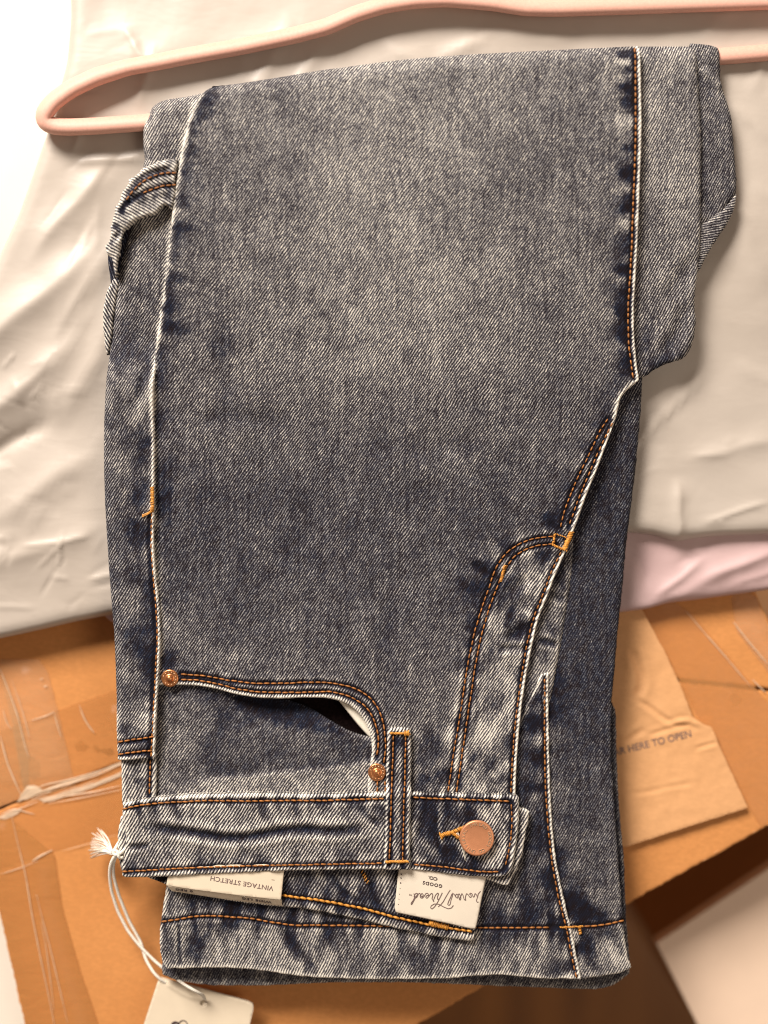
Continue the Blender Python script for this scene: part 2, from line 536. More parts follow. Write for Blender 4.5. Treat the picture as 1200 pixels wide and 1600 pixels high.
    z = z - thick * 0.5 * (1 - np.sqrt(1 - (1 - t) ** 2))
    zr = ground(V2[:, 0], V2[:, 1]) + layer
    XYZ = W(V2[:, 0], V2[:, 1], z, zr)
    ca, sa = math.cos(math.radians(ang)), math.sin(math.radians(ang))
    bend = 14 * (fbm(V2[:, 0] / 240.0, V2[:, 1] / 240.0, 3) - 0.5)
    def weave(Q, b):
        x, y = Q[:, 0], -Q[:, 1]
        return np.stack([x * sa - y * ca + b, x * ca + y * sa, 0 * x], 1)
    wv = weave(V2, bend); wp = np.stack([V2[:, 0], V2[:, 1], 0 * V2[:, 0]], 1)
    V = [XYZ]; FD = [f]; WV = [wv]; WP = [wp]; F = list(F); nv = len(V2); base = 0
    for li, l in enumerate(loops):
        n = len(l)
        ids = [inv[base + i] for i in range(n)]; base += n
        zt = z[ids]; ztop = zr[ids]; prev = ids
        e = inset(l, 1.0) - l
        sgn = 1 if li == 0 else -1
        for (dd, ins) in ((thick * 0.5, 0.25), (drop * 0.6, inset_d * 0.5), (drop, inset_d)) if li == 0 else ((thick * 0.5, 0.0), (min(drop, thick), 0.0)):
            q = l + e * ins * sgn
            V.append(W(q[:, 0], q[:, 1], zt - dd, ztop))
            FD.append(f[ids] - 0.12); w_ = weave(l, bend[ids]); w_[:, 1] += dd; WV.append(w_)
            WP.append(np.stack([l[:, 0], l[:, 1] + dd, 0 * l[:, 0]], 1))
            cur = list(range(nv, nv + n)); nv += n
            for i in range(n):
                j = (i + 1) % n
                F.append((prev[i], prev[j], cur[j], cur[i]))
            prev = cur
        if li == 0:
            rb = delaunay_2d_cdt([Vector((float(u), float(v))) for u, v in q], [(i, (i + 1) % n) for i in range(n)], [], 1, 1e-4)
            if all(len(o_) == 1 for o_ in rb[3]):
                F += [tuple(prev[rb[3][i][0]] for i in f_)[::-1] for f_ in rb[2]]
    V = np.concatenate(V)
    ob = make_mesh(name, V, F, mat, parent, {'fade': np.concatenate(FD), 'weave': np.concatenate(WV), 'warp': np.concatenate(WP)})
    me = ob.data
    ob_surf = lambda Q: surf(np.asarray(Q, float))[0]
    return ob, ob_surf, lp

# ------------------------------------------------------------------ tubes, stitches, lathes, text
def sweep(path3, radii, nseg=8, cap=True):
    """tube vertices in layout units; path3: Nx3 (px, py, z)"""
    p = np.asarray(path3, float); n = len(p)
    r = np.broadcast_to(np.asarray(radii, float), (n,))
    t = np.gradient(p, axis=0); t /= np.maximum(np.linalg.norm(t, axis=1), 1e-9)[:, None]
    up = np.array([0, 0, 1.0])
    a = np.cross(t, up); la = np.linalg.norm(a, axis=1)
    a[la < 1e-6] = (1, 0, 0); a /= np.maximum(np.linalg.norm(a, axis=1), 1e-9)[:, None]
    b = np.cross(a, t)
    th = np.linspace(0, 2 * np.pi, nseg, endpoint=False)
    V = p[:, None, :] + r[:, None, None] * (np.cos(th)[None, :, None] * a[:, None, :] + np.sin(th)[None, :, None] * b[:, None, :])
    V = V.reshape(-1, 3); F = []
    for i in range(n - 1):
        for k in range(nseg):
            k2 = (k + 1) % nseg
            F.append((i * nseg + k, i * nseg + k2, (i + 1) * nseg + k2, (i + 1) * nseg + k))
    if cap:
        F.append(tuple(range(nseg))[::-1]); F.append(tuple((n - 1) * nseg + k for k in range(nseg)))
    return V, F

class Acc:
    def __init__(s): s.V = []; s.F = []; s.n = 0
    def add(s, V, F):
        s.V.append(V); s.F += [tuple(i + s.n for i in f) for f in F]; s.n += len(V)
    def build(s, name, mat, parent=None, zr=None, smooth=True):
        V = np.concatenate(s.V)
        z0 = V[:, 2].mean() if zr is None else zr
        if zr == 'each': z0 = V[:, 2]
        return make_mesh(name, W(V[:, 0], V[:, 1], V[:, 2], z0), s.F, mat, parent, smooth=smooth)

def stitches(path, surf, parent, mat=None, L=8.0, gap=2.2, r=1.25, name='stitching', sigma=8.0, skew=0.0, lift=0.5):
    p = smooth_open(path, 1.0, sigma)
    seg = np.hypot(*(np.diff(p, axis=0).T)); cum = np.concatenate([[0], np.cumsum(seg)])
    at = lambda t: np.stack([np.interp(t, cum, p[:, 0]), np.interp(t, cum, p[:, 1])], -1)
    zs = surf(p)
    acc = Acc(); s = 1.0; zr = []
    prof = np.array([-0.5, -0.42, -0.2, 0.0, 0.2, 0.42, 0.5])
    while s + L < cum[-1] + 0.5:
        l = L * random.uniform(0.86, 1.08)
        ts = s + l / 2 + prof * l
        q = at(ts)
        tn = at(np.array([s + l]))[0] - at(np.array([s]))[0]; tn /= max(np.hypot(*tn), 1e-6)
        nrm = np.array([-tn[1], tn[0]])
        q = q + nrm * (skew * prof[:, None] * 2 + random.uniform(-0.35, 0.35))
        z = np.interp(ts, cum, zs) + lift + r * 0.4 + 1.5 * (1 - (prof * 2) ** 2)  - 1.2 * (np.abs(prof) > 0.45)
        V, F = sweep(np.column_stack([q, z]), r * np.array([0.45, 0.85, 1.05, 1.1, 1.05, 0.85, 0.45]), 6)
        acc.add(V, F); s += l + gap * random.uniform(0.6, 1.4)
    V = np.concatenate(acc.V)
    return make_mesh(name, W(V[:, 0], V[:, 1], V[:, 2], V[:, 2]), acc.F, mat or M_thread, parent)

def bartack(path, surf, parent, width=6.0, pitch=1.7, r=1.0, mat=None, name='bar_tack', lift=1.2, jit=0.5, ang=90):
    p = smooth_open(path, pitch, 1.0)
    zs = surf(p); acc = Acc()
    t = np.gradient(p, axis=0); t /= np.maximum(np.hypot(t[:, 0], t[:, 1]), 1e-6)[:, None]
    c, s_ = math.cos(math.radians(ang)), math.sin(math.radians(ang))
    for i in range(len(p)):
        n = np.array([t[i, 0] * c - t[i, 1] * s_, t[i, 0] * s_ + t[i, 1] * c])
        h = width / 2 * random.uniform(0.8, 1.1)
        k = np.array([-1, -0.6, 0, 0.6, 1.0])
        q = p[i] + n * (k * h)[:, None] + np.array([random.uniform(-jit, jit), random.uniform(-jit, jit)])
        z = zs[i] + lift + 1.4 * (1 - k ** 2)
        V, F = sweep(np.column_stack([q, z]), r * np.array([0.6, 1, 1.1, 1, 0.6]), 5); acc.add(V, F)
    return acc.build(name, mat or M_thread_gold, parent, 'each')

def lathe(cx, cy, z0, prof, n=48, sq=1.0, rot=0):
    """prof: list of (r, z)"""
    V = []; F = []
    for (r, z) in prof:
        th = np.linspace(0, 2 * np.pi, n, endpoint=False)
        x = r * np.cos(th); y = r * sq * np.sin(th)
        V.append(np.stack([cx + x, cy + y, np.full(n, z0 + z)], 1))
    for i in range(len(prof) - 1):
        for k in range(n):
            k2 = (k + 1) % n
            F.append((i * n + k, i * n + k2, (i + 1) * n + k2, (i + 1) * n + k))
    F.append(tuple(range(n))); F.append(tuple((len(prof) - 1) * n + k for k in range(n)))
    return np.concatenate(V), F

def text_geo(s, cap, offset=0.0, space=1.0, shear=0.0):
    cu = bpy.data.curves.new("glyphs", 'FONT'); cu.body = s; cu.size = 1.0; cu.extrude = 0.0
    cu.offset = offset; cu.space_character = space; cu.shear = shear; cu.resolution_u = 4
    ob = bpy.data.objects.new("glyphs", cu); COL.objects.link(ob)
    bpy.context.view_layer.update()
    dg = bpy.context.evaluated_depsgraph_get()
    me = bpy.data.meshes.new_from_object(ob.evaluated_get(dg))
    V = np.array([v.co[:] for v in me.vertices]); F = [tuple(p.vertices) for p in me.polygons]
    bpy.data.objects.remove(ob); bpy.data.meshes.remove(me); bpy.data.curves.remove(cu)
    if len(V) == 0: return np.zeros((0, 2)), [], 0
    k = cap / 0.72
    V = V[:, :2] * k
    return V, F, V[:, 0].max()

def put_text(s, x0, y0, x1, y1, cap, zf, mat, parent, name='lettering', offset=0.0, thick=0.5, space=1.0, shear=0.0):
    """text whose baseline runs from (x0,y0) to (x1,y1) in layout space, scaled to fit"""
    V, F, w = text_geo(s, cap, offset, space, shear)
    L = math.hypot(x1 - x0, y1 - y0); r = np.array([(x1 - x0) / L, (y1 - y0) / L]); up = np.array([r[1], -r[0]])
    q = np.array([x0, y0]) + np.outer(V[:, 0] * (L / w), r) + np.outer(V[:, 1], up)
    z = zf(q) + thick
    n = len(q)
    VV = np.concatenate([np.column_stack([q, z]), np.column_stack([q, z - thick * 1.6])])
    FF = list(F)
    cnt = {}
    for f in F:
        for a, b in zip(f, f[1:] + f[:1]): cnt[(a, b)] = 1
    for (a, b) in cnt:
        if (b, a) not in cnt: FF.append((b, a, a + n, b + n))
    return make_mesh(name, W(VV[:, 0], VV[:, 1], VV[:, 2], VV[:, 2]), FF, mat, parent, smooth=False)

def box(name, pts, ztop, zbot, mat, parent=None, zr=None):
    """prism with a polygon plan"""
    p = np.array(pts, float); n = len(p)
    zr = ztop if zr is None else zr
    a = W(p[:, 0], p[:, 1], np.full(n, ztop), zr); b = W(p[:, 0], p[:, 1], np.full(n, zbot), zr)
    F = [tuple(range(n)), tuple(range(2 * n - 1, n - 1, -1))] + [(i, n + i, n + (i + 1) % n, (i + 1) % n) for i in range(n)]
    return make_mesh(name, np.concatenate([a, b]), F, mat, parent, smooth=False)

# ================================================================== SETTING
flr = make_mesh('floor', [(-6, -6, -1.25 * 0.36 - 0.12), (6, -6, -0.57), (6, 6, -0.57), (-6, 6, -0.57)], [(0, 1, 2, 3)], M_floor, smooth=False)
for v in flr.data.vertices: v.co.z = -0.57
tag(flr, kind='structure')
tt = box('tabletop', [(-2600, -2600), (520, -2600), (520, 1900), (60, 2500), (-2600, 2500)], -150, -220, M_table)
tag(tt, kind='structure')

pb = empty('pale_board', 0, 0, 0)
tag(pb, 'out of focus pale square board beyond the lower right edge of the box', 'board')
box('board_top', [(1026, 1474), (1345, 1262), (1560, 1560), (1120, 1660)], -230, -260, M_paleboard, pb)
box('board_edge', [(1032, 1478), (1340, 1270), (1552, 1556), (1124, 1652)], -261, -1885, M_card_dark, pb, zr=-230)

# ------------------------------------------------------------------ cardboard box
ZB = -94.0
cb = empty('cardboard_box', 0, 0, 0)
tag(cb, 'brown taped cardboard box that the jeans and mailers lie on', 'box')
C1, C2, C3, C4 = (1295, 1236), (108, 1912), (-132, 850), (1085, 640)
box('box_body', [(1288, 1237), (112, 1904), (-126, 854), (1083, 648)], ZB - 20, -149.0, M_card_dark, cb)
flat = lambda x, y: 0 * x + ZB
def board_extra(seed):
    def f(x, y, d, s):
        z = 2.6 * (fbm(x / 120.0, y / 120.0, seed) - 0.5) + 0.7 * (fbm(x / 25.0, y / 25.0, seed + 3) - 0.5)
        return z, 0 * x
    return f
# slit between the two top flaps runs from lower left to upper right
panel('box_flap', [(-132, 850), (1085, 640), (1180, 925), (1215, 1000), (1240, 1080), (760, 1028), (500, 1088), (185, 1192), (0, 1261), (-36, 1275)], 0, M_card, cb,
      thick=5, rim=4, drop=18, inset_d=0.3, fine=9, coarse=22, fine_w=20, ground=flat, extra=board_extra(2), sigma=4, wear=0, jitter=0.5)
panel('box_flap', [(-34, 1280), (0, 1265), (185, 1195.5), (500, 1093), (760, 1033), (1243, 1085), (1295, 1236), (1200, 1291), (1000, 1402), (760, 1540), (400, 1746), (108, 1912), (38, 1602), (0, 1432)], 0, M_card, cb,
      thick=5, rim=5, drop=18, inset_d=0.3, fine=9, coarse=22, fine_w=20, ground=flat, extra=board_extra(2), sigma=4, wear=0, jitter=1.0)
def film(outline, layer, mat, name='tape_strip', seed=1, amp=1.2):
    def ex(x, y, d, s):
        return board_extra(2)(x, y, d, s)[0] + amp * 0.5 * np.clip(fbm(x / 22.0, y / 40.0, seed) - 0.35, 0, 1) , 0 * x
    return panel(name, outline, layer, mat, cb, thick=0.8, rim=1.5, drop=0.8, inset_d=0.0, fine=7, coarse=10, fine_w=200, ground=flat, extra=ex, sigma=3, wear=0, rc=1.0, jitter=0.35)[0]
film([(-70, 1168), (85, 1112), (190, 1076), (330, 1040), (330, 1141), (185, 1191), (60, 1237), (0, 1260), (-50, 1278)], 0.8, M_tape, seed=3)
film([(-46, 1286), (0, 1268), (60, 1244), (185, 1198), (330, 1148), (330, 1250), (180, 1304), (80, 1332), (-50, 1378)], 0.8, M_tape, seed=4)
film([(-36, 1290), (12, 1275), (86, 1336), (98, 1420), (125, 1515), (156, 1605), (180, 1700), (64, 1700), (40, 1602), (2, 1434)], 1.5, M_tape, seed=8)
film([(-90, 960), (-5, 1035), (30, 1120), (45, 1180), (44, 1240), (-60, 1290)], 1.7, M_tape_pale, seed=12)
film([(60, 1030), (75, 1050), (92, 1118), (118, 1230), (40, 1250), (18, 1130), (-5, 1030)], 2.4, M_tape_pale, seed=14)
film([(1040, 930), (1080, 958), (1210, 1110), (1262, 1200), (1190, 1296), (1120, 1180), (1060, 1060), (1000, 950)], 0.8, M_tape, seed=21)
film([(1140, 900), (1183, 935), (1228, 1045), (1208, 1060), (1150, 985)], 1.6, M_tape_pale, seed=25)

def ridge(path, r, name='tape_wrinkle', z=3.2, mat=None):
    p = smooth_open(path, 3.0, 6.0); n = len(p); k = np.linspace(0, 1, n)
    rr = r * (0.35 + 0.65 * np.sin(np.pi * k)) * (0.7 + 0.6 * vnoise(k * n / 5.0, k * 0, int(path[0][0]) + 3))
    q = np.column_stack([p, np.full(n, ZB + z)])
    rr = rr * 0.68
    V, F = sweep(q, rr, 7); V[:, 2] = (V[:, 2] - (ZB + z)) * 0.55 + ZB + z
    a = Acc(); a.add(V, F)
    return a.build(name, mat or M_tape_white, cb)
for pth, r in [([(32, 1250), (60, 1238), (110, 1224), (150, 1212), (190, 1194)], 2.0), ([(38, 1240), (70, 1226), (105, 1219), (160, 1203)], 1.6),
               ([(62, 1250), (110, 1243), (150, 1237), (190, 1227)], 1.5), ([(75, 1256), (120, 1248), (190, 1234)], 1.2),
               ([(28, 1252), (36, 1238), (46, 1230), (58, 1233)], 1.8), ([(0, 1273), (24, 1263), (36, 1268), (54, 1272)], 1.8), ([(0, 1280), (20, 1268), (60, 1252)], 1.5),
               ([(17, 1270), (26, 1310), (40, 1368), (50, 1430), (64, 1500), (80, 1575), (88, 1620)], 1.2), ([(57, 1398), (66, 1435), (78, 1480), (92, 1540), (106, 1600)], 1.1),
               ([(64, 1440), (72, 1480), (80, 1540), (84, 1580)], 0.8), ([(0, 1045), (14, 1080), (28, 1120), (40, 1170), (46, 1185)], 1.5), ([(18, 1062), (30, 1095), (42, 1135), (46, 1155)], 1.0),
               ([(48, 1126), (62, 1122), (78, 1117), (84, 1112)], 1.8), ([(84, 1112), (90, 1135), (96, 1153)], 1.0), ([(124, 1102), (130, 1120), (138, 1134), (148, 1146)], 1.4),
               ([(5, 1110), (10, 1130), (18, 1140)], 1.3), ([(0, 1150), (12, 1195), (28, 1232), (34, 1244)], 1.8), ([(50, 1346), (62, 1338), (82, 1328)], 2.6),
               ([(0, 1366), (30, 1357), (60, 1345)], 0.9), ([(62, 1062), (68, 1060)], 1.6), ([(68, 1074), (74, 1071)], 1.8), ([(96, 1330), (140, 1318), (182, 1304)], 0.7),
               ([(1072, 955), (1100, 988), (1130, 1022), (1172, 1072)], 1.2), ([(1146, 972), (1170, 1003), (1200, 1038)], 1.8), ([(1176, 1062), (1196, 1082)], 1.8)]:
    ridge(pth, r)
# whitish stretched film beside the slit
def white_film(outline, layer, seed):
    o = film(outline, layer, M_tape_white, 'stretched_tape', seed, 1.2)
white_film([(26, 1254), (34, 1240), (42, 1228), (54, 1226), (66, 1234), (60, 1240), (48, 1246)], 2.8, 51)
white_film([(50, 1243), (80, 1229), (120, 1214), (150, 1206), (190, 1190), (190, 1194), (150, 1209), (120, 1221), (85, 1233)], 2.6, 52)
white_film([(60, 1249), (100, 1238), (150, 1222), (190, 1206), (190, 1212), (150, 1229), (105, 1245), (70, 1254)], 2.6, 53)
white_film([(-5, 1277), (14, 1269), (34, 1262), (30, 1270), (8, 1281)], 2.6, 54)
for k_ in range(9):
    x0_ = 40 + 9 * k_ + random.uniform(-3, 3); L_ = random.uniform(30, 70); off_ = random.uniform(-12, 16)
    yy_ = lambda x: 1265 - 0.378 * x + off_
    ridge([(x0_, yy_(x0_)), (x0_ + L_ * 0.5, yy_(x0_ + L_ * 0.5) + random.uniform(-2, 2)), (x0_ + L_, yy_(x0_ + L_))], random.uniform(0.6, 1.3))
# torn flecks along the lower right edge
for i in range(26):
    t = random.random(); x = 1000 + 200 * t; y = 1400 - 110 * t - random.uniform(1, 7)
    if i < 4: ridge([(x, y), (x + random.uniform(3, 8), y - random.uniform(1, 4))], random.uniform(0.6, 1.2), 'torn_paper_fleck', 3.0, M_kraft)

# ------------------------------------------------------------------ kraft envelope
env_cr = [([(1085, 1128), (1060, 1135), (1035, 1142), (1010, 1150)], 3.0, 1.8, 0), ([(1122, 1160), (1098, 1166), (1085, 1170)], 2.5, 2.0, 0),
          ([(990, 1090), (1015, 1105), (1040, 1125), (1060, 1132)], 3.5, 2.2, 0), ([(975, 1240), (1010, 1238), (1050, 1228), (1090, 1222)], 3.0, 1.0, 0),
          ([(985, 1010), (998, 1040), (1005, 1070), (990, 1095)], 6, 3.0, 0), ([(1010, 1138), (990, 1150), (970, 1162)], 4, 1.8, 0), ([(1045, 1130), (1075, 1124), (1096, 1136)], 3, -2.4, 0)]
env = empty('kraft_envelope', 0, 0, 0)
tag(env, 'kraft paper envelope flap printed with words, half under the right side of the jeans', 'envelope')
def env_ex(x, y, d, s): return 3.0 * (fbm(x / 60.0, y / 60.0, 31) - 0.5) + 1.5 * (fbm(x / 16.0, y / 16.0, 37) - 0.5), 0 * x
eo, es, _ = panel('paper_sheet', [(880, 930), (1002, 950), (1040, 1020), (1066, 1078), (1082, 1120), (1098, 1131), (1112, 1136), (1118, 1150), (1124, 1166), (1169, 1262), (1080, 1290), (975, 1324), (860, 1352)],
      12, M_kraft, env, thick=2.0, rim=1.5, drop=4, inset_d=0.5, fine=4, coarse=8, fine_w=300, ground=flat, extra=env_ex, creases=env_cr, sigma=3, wear=0, jitter=0.4)
put_text("TEAR HERE TO OPEN", 944, 1185, 1081, 1151, 11.0, es, M_ink_soft, env, offset=0.012)
# the envelope's underside padding so it rests on the box
panel('paper_sheet', [(885, 940), (1000, 957), (1060, 1076), (1080, 1130), (1112, 1160), (1160, 1256), (1080, 1282), (975, 1314), (870, 1340)], 5, M_kraft, env, thick=3, rim=2, drop=4, inset_d=0.5,
      fine=14, coarse=20, fine_w=10, ground=flat, sigma=3, wear=0)

# ------------------------------------------------------------------ mailers
def fold_field(folds):
    def f(x, y):
        z = 0 * x
        for (cx, cy, a, L, w, h) in folds:
            ca, sa = math.cos(math.radians(a)), math.sin(math.radians(a))
            u = (x - cx) * ca + (y - cy) * sa; v = -(x - cx) * sa + (y - cy) * ca
            v = v + 0.12 * w * np.sin(u / max(L, 1) * 5 + cx)
            z = z + (1.25 if w > 9 else 1.1) * h * np.exp(-(np.sqrt(v * v + (0.35 * w) ** 2) - 0.35 * w) / w) * (1 - sstep((np.abs(u) / L - 0.35) / 0.65))
        return z
    return f
rr = random.Random(11)
F1 = [(60, 470, -42, 170, 26, 12), (30, 610, -38, 150, 24, 12), (110, 330, -50, 120, 18, 7), (20, 690, -30, 90, 14, -8), (150, 560, -60, 140, 20, 7), (70, 760, -35, 120, 22, 8),
      (60, 860, -20, 140, 20, 6), (180, 250, -4, 75, 5, 3.4), (124, 210, -72, 45, 5, 3.0), (160, 420, -55, 160, 16, 6), (210, 70, 60, 40, 6, 3), (230, 120, -75, 60, 10, 4),
      (420, 100, -65, 70, 9, 4), (480, 110, -60, 60, 7, 3.5), (640, 90, 30, 60, 6, 3), (720, 75, -30, 60, 6, 3), (830, 60, 5, 80, 7, 2.5), (1040, 645, -45, 110, 4, 5), (1180, 430, 75, 150, 24, 5),
      (1150, 700, -12, 100, 14, 4), (1060, 800, 88, 60, 10, 6), (1150, 800, -18, 70, 4, 3), (1170, 190, 40, 60, 9, 4), (1185, 120, -70, 40, 5, 3)]
for i in range(70):
    F1.append((rr.uniform(-40, 180), rr.uniform(560, 960), rr.gauss(-35, 35), rr.uniform(10, 48), rr.uniform(1.6, 4.0), rr.uniform(-1.8, 2.4)))
for i in range(26):
    F1.append((rr.uniform(80, 260), rr.uniform(40, 560), rr.gauss(-55, 30), rr.uniform(20, 70), rr.uniform(2.5, 7), rr.uniform(-2.0, 2.4)))
for i in range(34):
    F1.append((rr.uniform(980, 1230), rr.uniform(100, 830), rr.gauss(-30, 45), rr.uniform(14, 60), rr.uniform(2.5, 6), rr.uniform(-1.3, 1.7)))
for i in range(40):
    F1.append((rr.uniform(250, 1200), rr.uniform(-30, 110), rr.gauss(-55, 30), rr.uniform(14, 50), rr.uniform(2.5, 6), rr.uniform(-2.0, 2.2)))
ff1 = fold_field(F1)
def Mz(x, y): return -40 + 0.80 * G(x, y)
def m_ex(x, y, d, s):
    k = sstep(d / 12.0)
    return ff1(x, y) * k + 10 * (fbm(x / 170.0, y / 170.0, 41) - 0.5) * sstep(d / 60.0), 0 * x
gm, gs, _ = panel('poly_mailer', [(104, -160), (108, 20), (102, 90), (78, 180), (50, 262), (26, 330), (0, 385), (-60, 520), (-130, 700), (-170, 1030), (0, 998), (60, 985), (120, 971), (180, 960), (500, 915), (800, 868),
      (985, 832), (1020, 835), (1042, 841), (1060, 848), (1082, 842), (1130, 837), (1200, 835), (1500, 822), (1500, -160)], 0, M_mailer, None, thick=30, rim=20, drop=52, inset_d=24,
      fine=4.5, coarse=10, fine_w=150, ground=Mz, extra=m_ex, sigma=8, wear=0, corner=60)
tag(gm, 'large creased grey beige plastic mailer spread under the jeans and hanger', 'mailer')
F2 = [(1060, 905, -38, 60, 6, 5), (1120, 900, -25, 110, 14, 5), (1160, 880, -20, 90, 8, 4), (1000, 880, 70, 50, 10, -4), (1090, 860, -35, 50, 7, -3), (1185, 900, -18, 60, 5, 3)]
ff2 = fold_field(F2)
def Pz(x, y): return 0 * x - 62 + 0.02 * (1000 - y)
def p_ex(x, y, d, s): return ff2(x, y) * sstep(d / 12) + 4 * (fbm(x / 60.0, y / 60.0, 47) - 0.5), 0 * x
pm, _, _ = panel('poly_mailer', [(150, 940), (163, 966), (186, 980), (400, 992), (700, 992), (970, 957), (1012, 952), (1046, 942), (1085, 938), (1130, 932), (1200, 922), (1500, 880), (1500, 700), (900, 720), (150, 860)],
      0, M_pink, None, thick=14, rim=12, drop=20, inset_d=12, fine=4.5, coarse=14, fine_w=70, ground=Pz, extra=p_ex, sigma=8, wear=0)
pm.data.materials[0] = M_pink
tag(pm, 'dusty pink plastic mailer showing below the lower edge of the grey one', 'mailer')

# ------------------------------------------------------------------ hanger
def hanger():
    zf = lambda x, y: float(Mz(np.array([x]), np.array([y]))[0])
    # closed loop: trouser bar under the jeans, then round the corner and up the shoulder
    path = [(1420, 48, 34), (1200, 82, 30), (1128, 88, 28), (900, 108, 26), (600, 144, 24), (300, 182, 26), (220, 192, 28), (150, 197, 30), (105, 199, 32), (80, 197, 33), (67, 188, 34), (70, 175, 35), (84, 158, 36),
            (112, 138, 36), (150, 120, 34), (200, 105, 32), (240, 98, 30), (290, 88, 28), (380, 72, 27), (460, 55, 28), (510, 42, 30), (555, 22, 32), (600, 8, 32), (650, 0, 32), (700, -2, 32), (770, 4, 30), (820, 12, 28), (870, 13, 28), (1000, 9, 28), (1200, 2, 28), (1420, -6, 28)]
    p = np.array(path, float)
    q = smooth_open(p[:, :2], 5.0, 7.0)
    d0 = np.concatenate([[0], np.cumsum(np.hypot(*(np.diff(p[:, :2], axis=0).T)))])
    dq = np.concatenate([[0], np.cumsum(np.hypot(*(np.diff(q, axis=0).T)))]); dq *= d0[-1] / dq[-1]
    zz = 0.45 * np.interp(dq, d0, p[:, 2]) + 5 + np.array([zf(x, y) for x, y in q])
    zz = zz - 12.0 * sstep((q[:, 0] - 880) / 120.0) * (q[:, 1] > 40) * 1.0
    rad = 13.5 + 1.2 * np.interp(dq, d0, [1 if 10 < i < 15 else 0 for i in range(len(p))])
    V, F = sweep(np.column_stack([q, zz]), rad, 20)
    a = Acc(); a.add(V, F)
    o = a.build('clothes_hanger', M_hanger, None, 'each')
    tag(o, 'salmon pink flocked clothes hanger whose bar runs through the folded jeans', 'hanger')
    return o
hanger()

# ================================================================== JEANS
J = empty('folded_jeans', 0, 0, 0)
tag(J, 'faded blue jeans folded over a pink hanger with waistband toward the viewer', 'jeans')
top_line = [(222, 166), (232, 150), (250, 141), (275, 139), (300, 134), (325, 127), (400, 116), (500, 99), (620, 84), (740, 74), (860, 68), (984, 62), (1050, 62), (1090, 62)]

# --- lowest layer: the second leg's hem peeking out
jitr = 0.5
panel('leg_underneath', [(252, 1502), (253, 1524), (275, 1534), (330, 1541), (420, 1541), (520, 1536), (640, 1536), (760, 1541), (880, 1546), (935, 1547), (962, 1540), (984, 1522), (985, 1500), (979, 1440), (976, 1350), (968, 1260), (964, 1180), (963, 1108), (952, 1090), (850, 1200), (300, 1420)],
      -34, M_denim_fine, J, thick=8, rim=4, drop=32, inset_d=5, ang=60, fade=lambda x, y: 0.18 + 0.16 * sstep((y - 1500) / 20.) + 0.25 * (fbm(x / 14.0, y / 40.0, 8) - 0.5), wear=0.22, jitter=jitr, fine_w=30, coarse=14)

# --- rear leg, right of its seam
rseam = [(858, 1050), (857, 1100), (858, 1150), (859, 1200), (861, 1250), (864, 1300), (869, 1345), (877, 1385), (886, 1425), (894, 1455), (901, 1492), (909, 1531)]
hem_st = [(251, 1440), (270, 1438), (290, 1434), (315, 1431), (350, 1432), (390, 1435), (430, 1442), (460, 1446), (520, 1446), (600, 1447), (700, 1449), (800, 1450), (860, 1449), (900, 1448), (940, 1446), (977, 1438)]
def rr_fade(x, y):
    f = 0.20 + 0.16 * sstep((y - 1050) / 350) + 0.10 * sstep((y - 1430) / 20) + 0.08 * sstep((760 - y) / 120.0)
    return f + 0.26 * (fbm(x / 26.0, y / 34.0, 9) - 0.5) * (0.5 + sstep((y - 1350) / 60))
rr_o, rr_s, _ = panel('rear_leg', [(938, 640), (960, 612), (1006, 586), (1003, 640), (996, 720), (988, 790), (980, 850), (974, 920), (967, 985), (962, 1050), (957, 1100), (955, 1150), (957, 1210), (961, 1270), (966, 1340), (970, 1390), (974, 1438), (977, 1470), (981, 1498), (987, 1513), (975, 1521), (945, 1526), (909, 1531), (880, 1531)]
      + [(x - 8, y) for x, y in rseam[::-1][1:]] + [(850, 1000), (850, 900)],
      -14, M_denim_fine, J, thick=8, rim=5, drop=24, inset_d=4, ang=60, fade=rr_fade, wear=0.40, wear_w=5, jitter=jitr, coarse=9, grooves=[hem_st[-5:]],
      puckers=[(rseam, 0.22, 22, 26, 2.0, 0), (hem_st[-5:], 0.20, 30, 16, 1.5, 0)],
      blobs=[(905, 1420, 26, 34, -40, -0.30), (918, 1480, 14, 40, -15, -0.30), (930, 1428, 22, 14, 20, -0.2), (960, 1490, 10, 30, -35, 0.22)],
      folds=[([(1006, 586), (1003, 640), (996, 720), (988, 790), (980, 850), (974, 920), (967, 985), (962, 1050), (957, 1100)], 14, 6)], edge_clean=[[(1004, 592), (1003, 640), (988, 790), (974, 920), (962, 1050), (955, 1150), (966, 1340), (974, 1430)]])
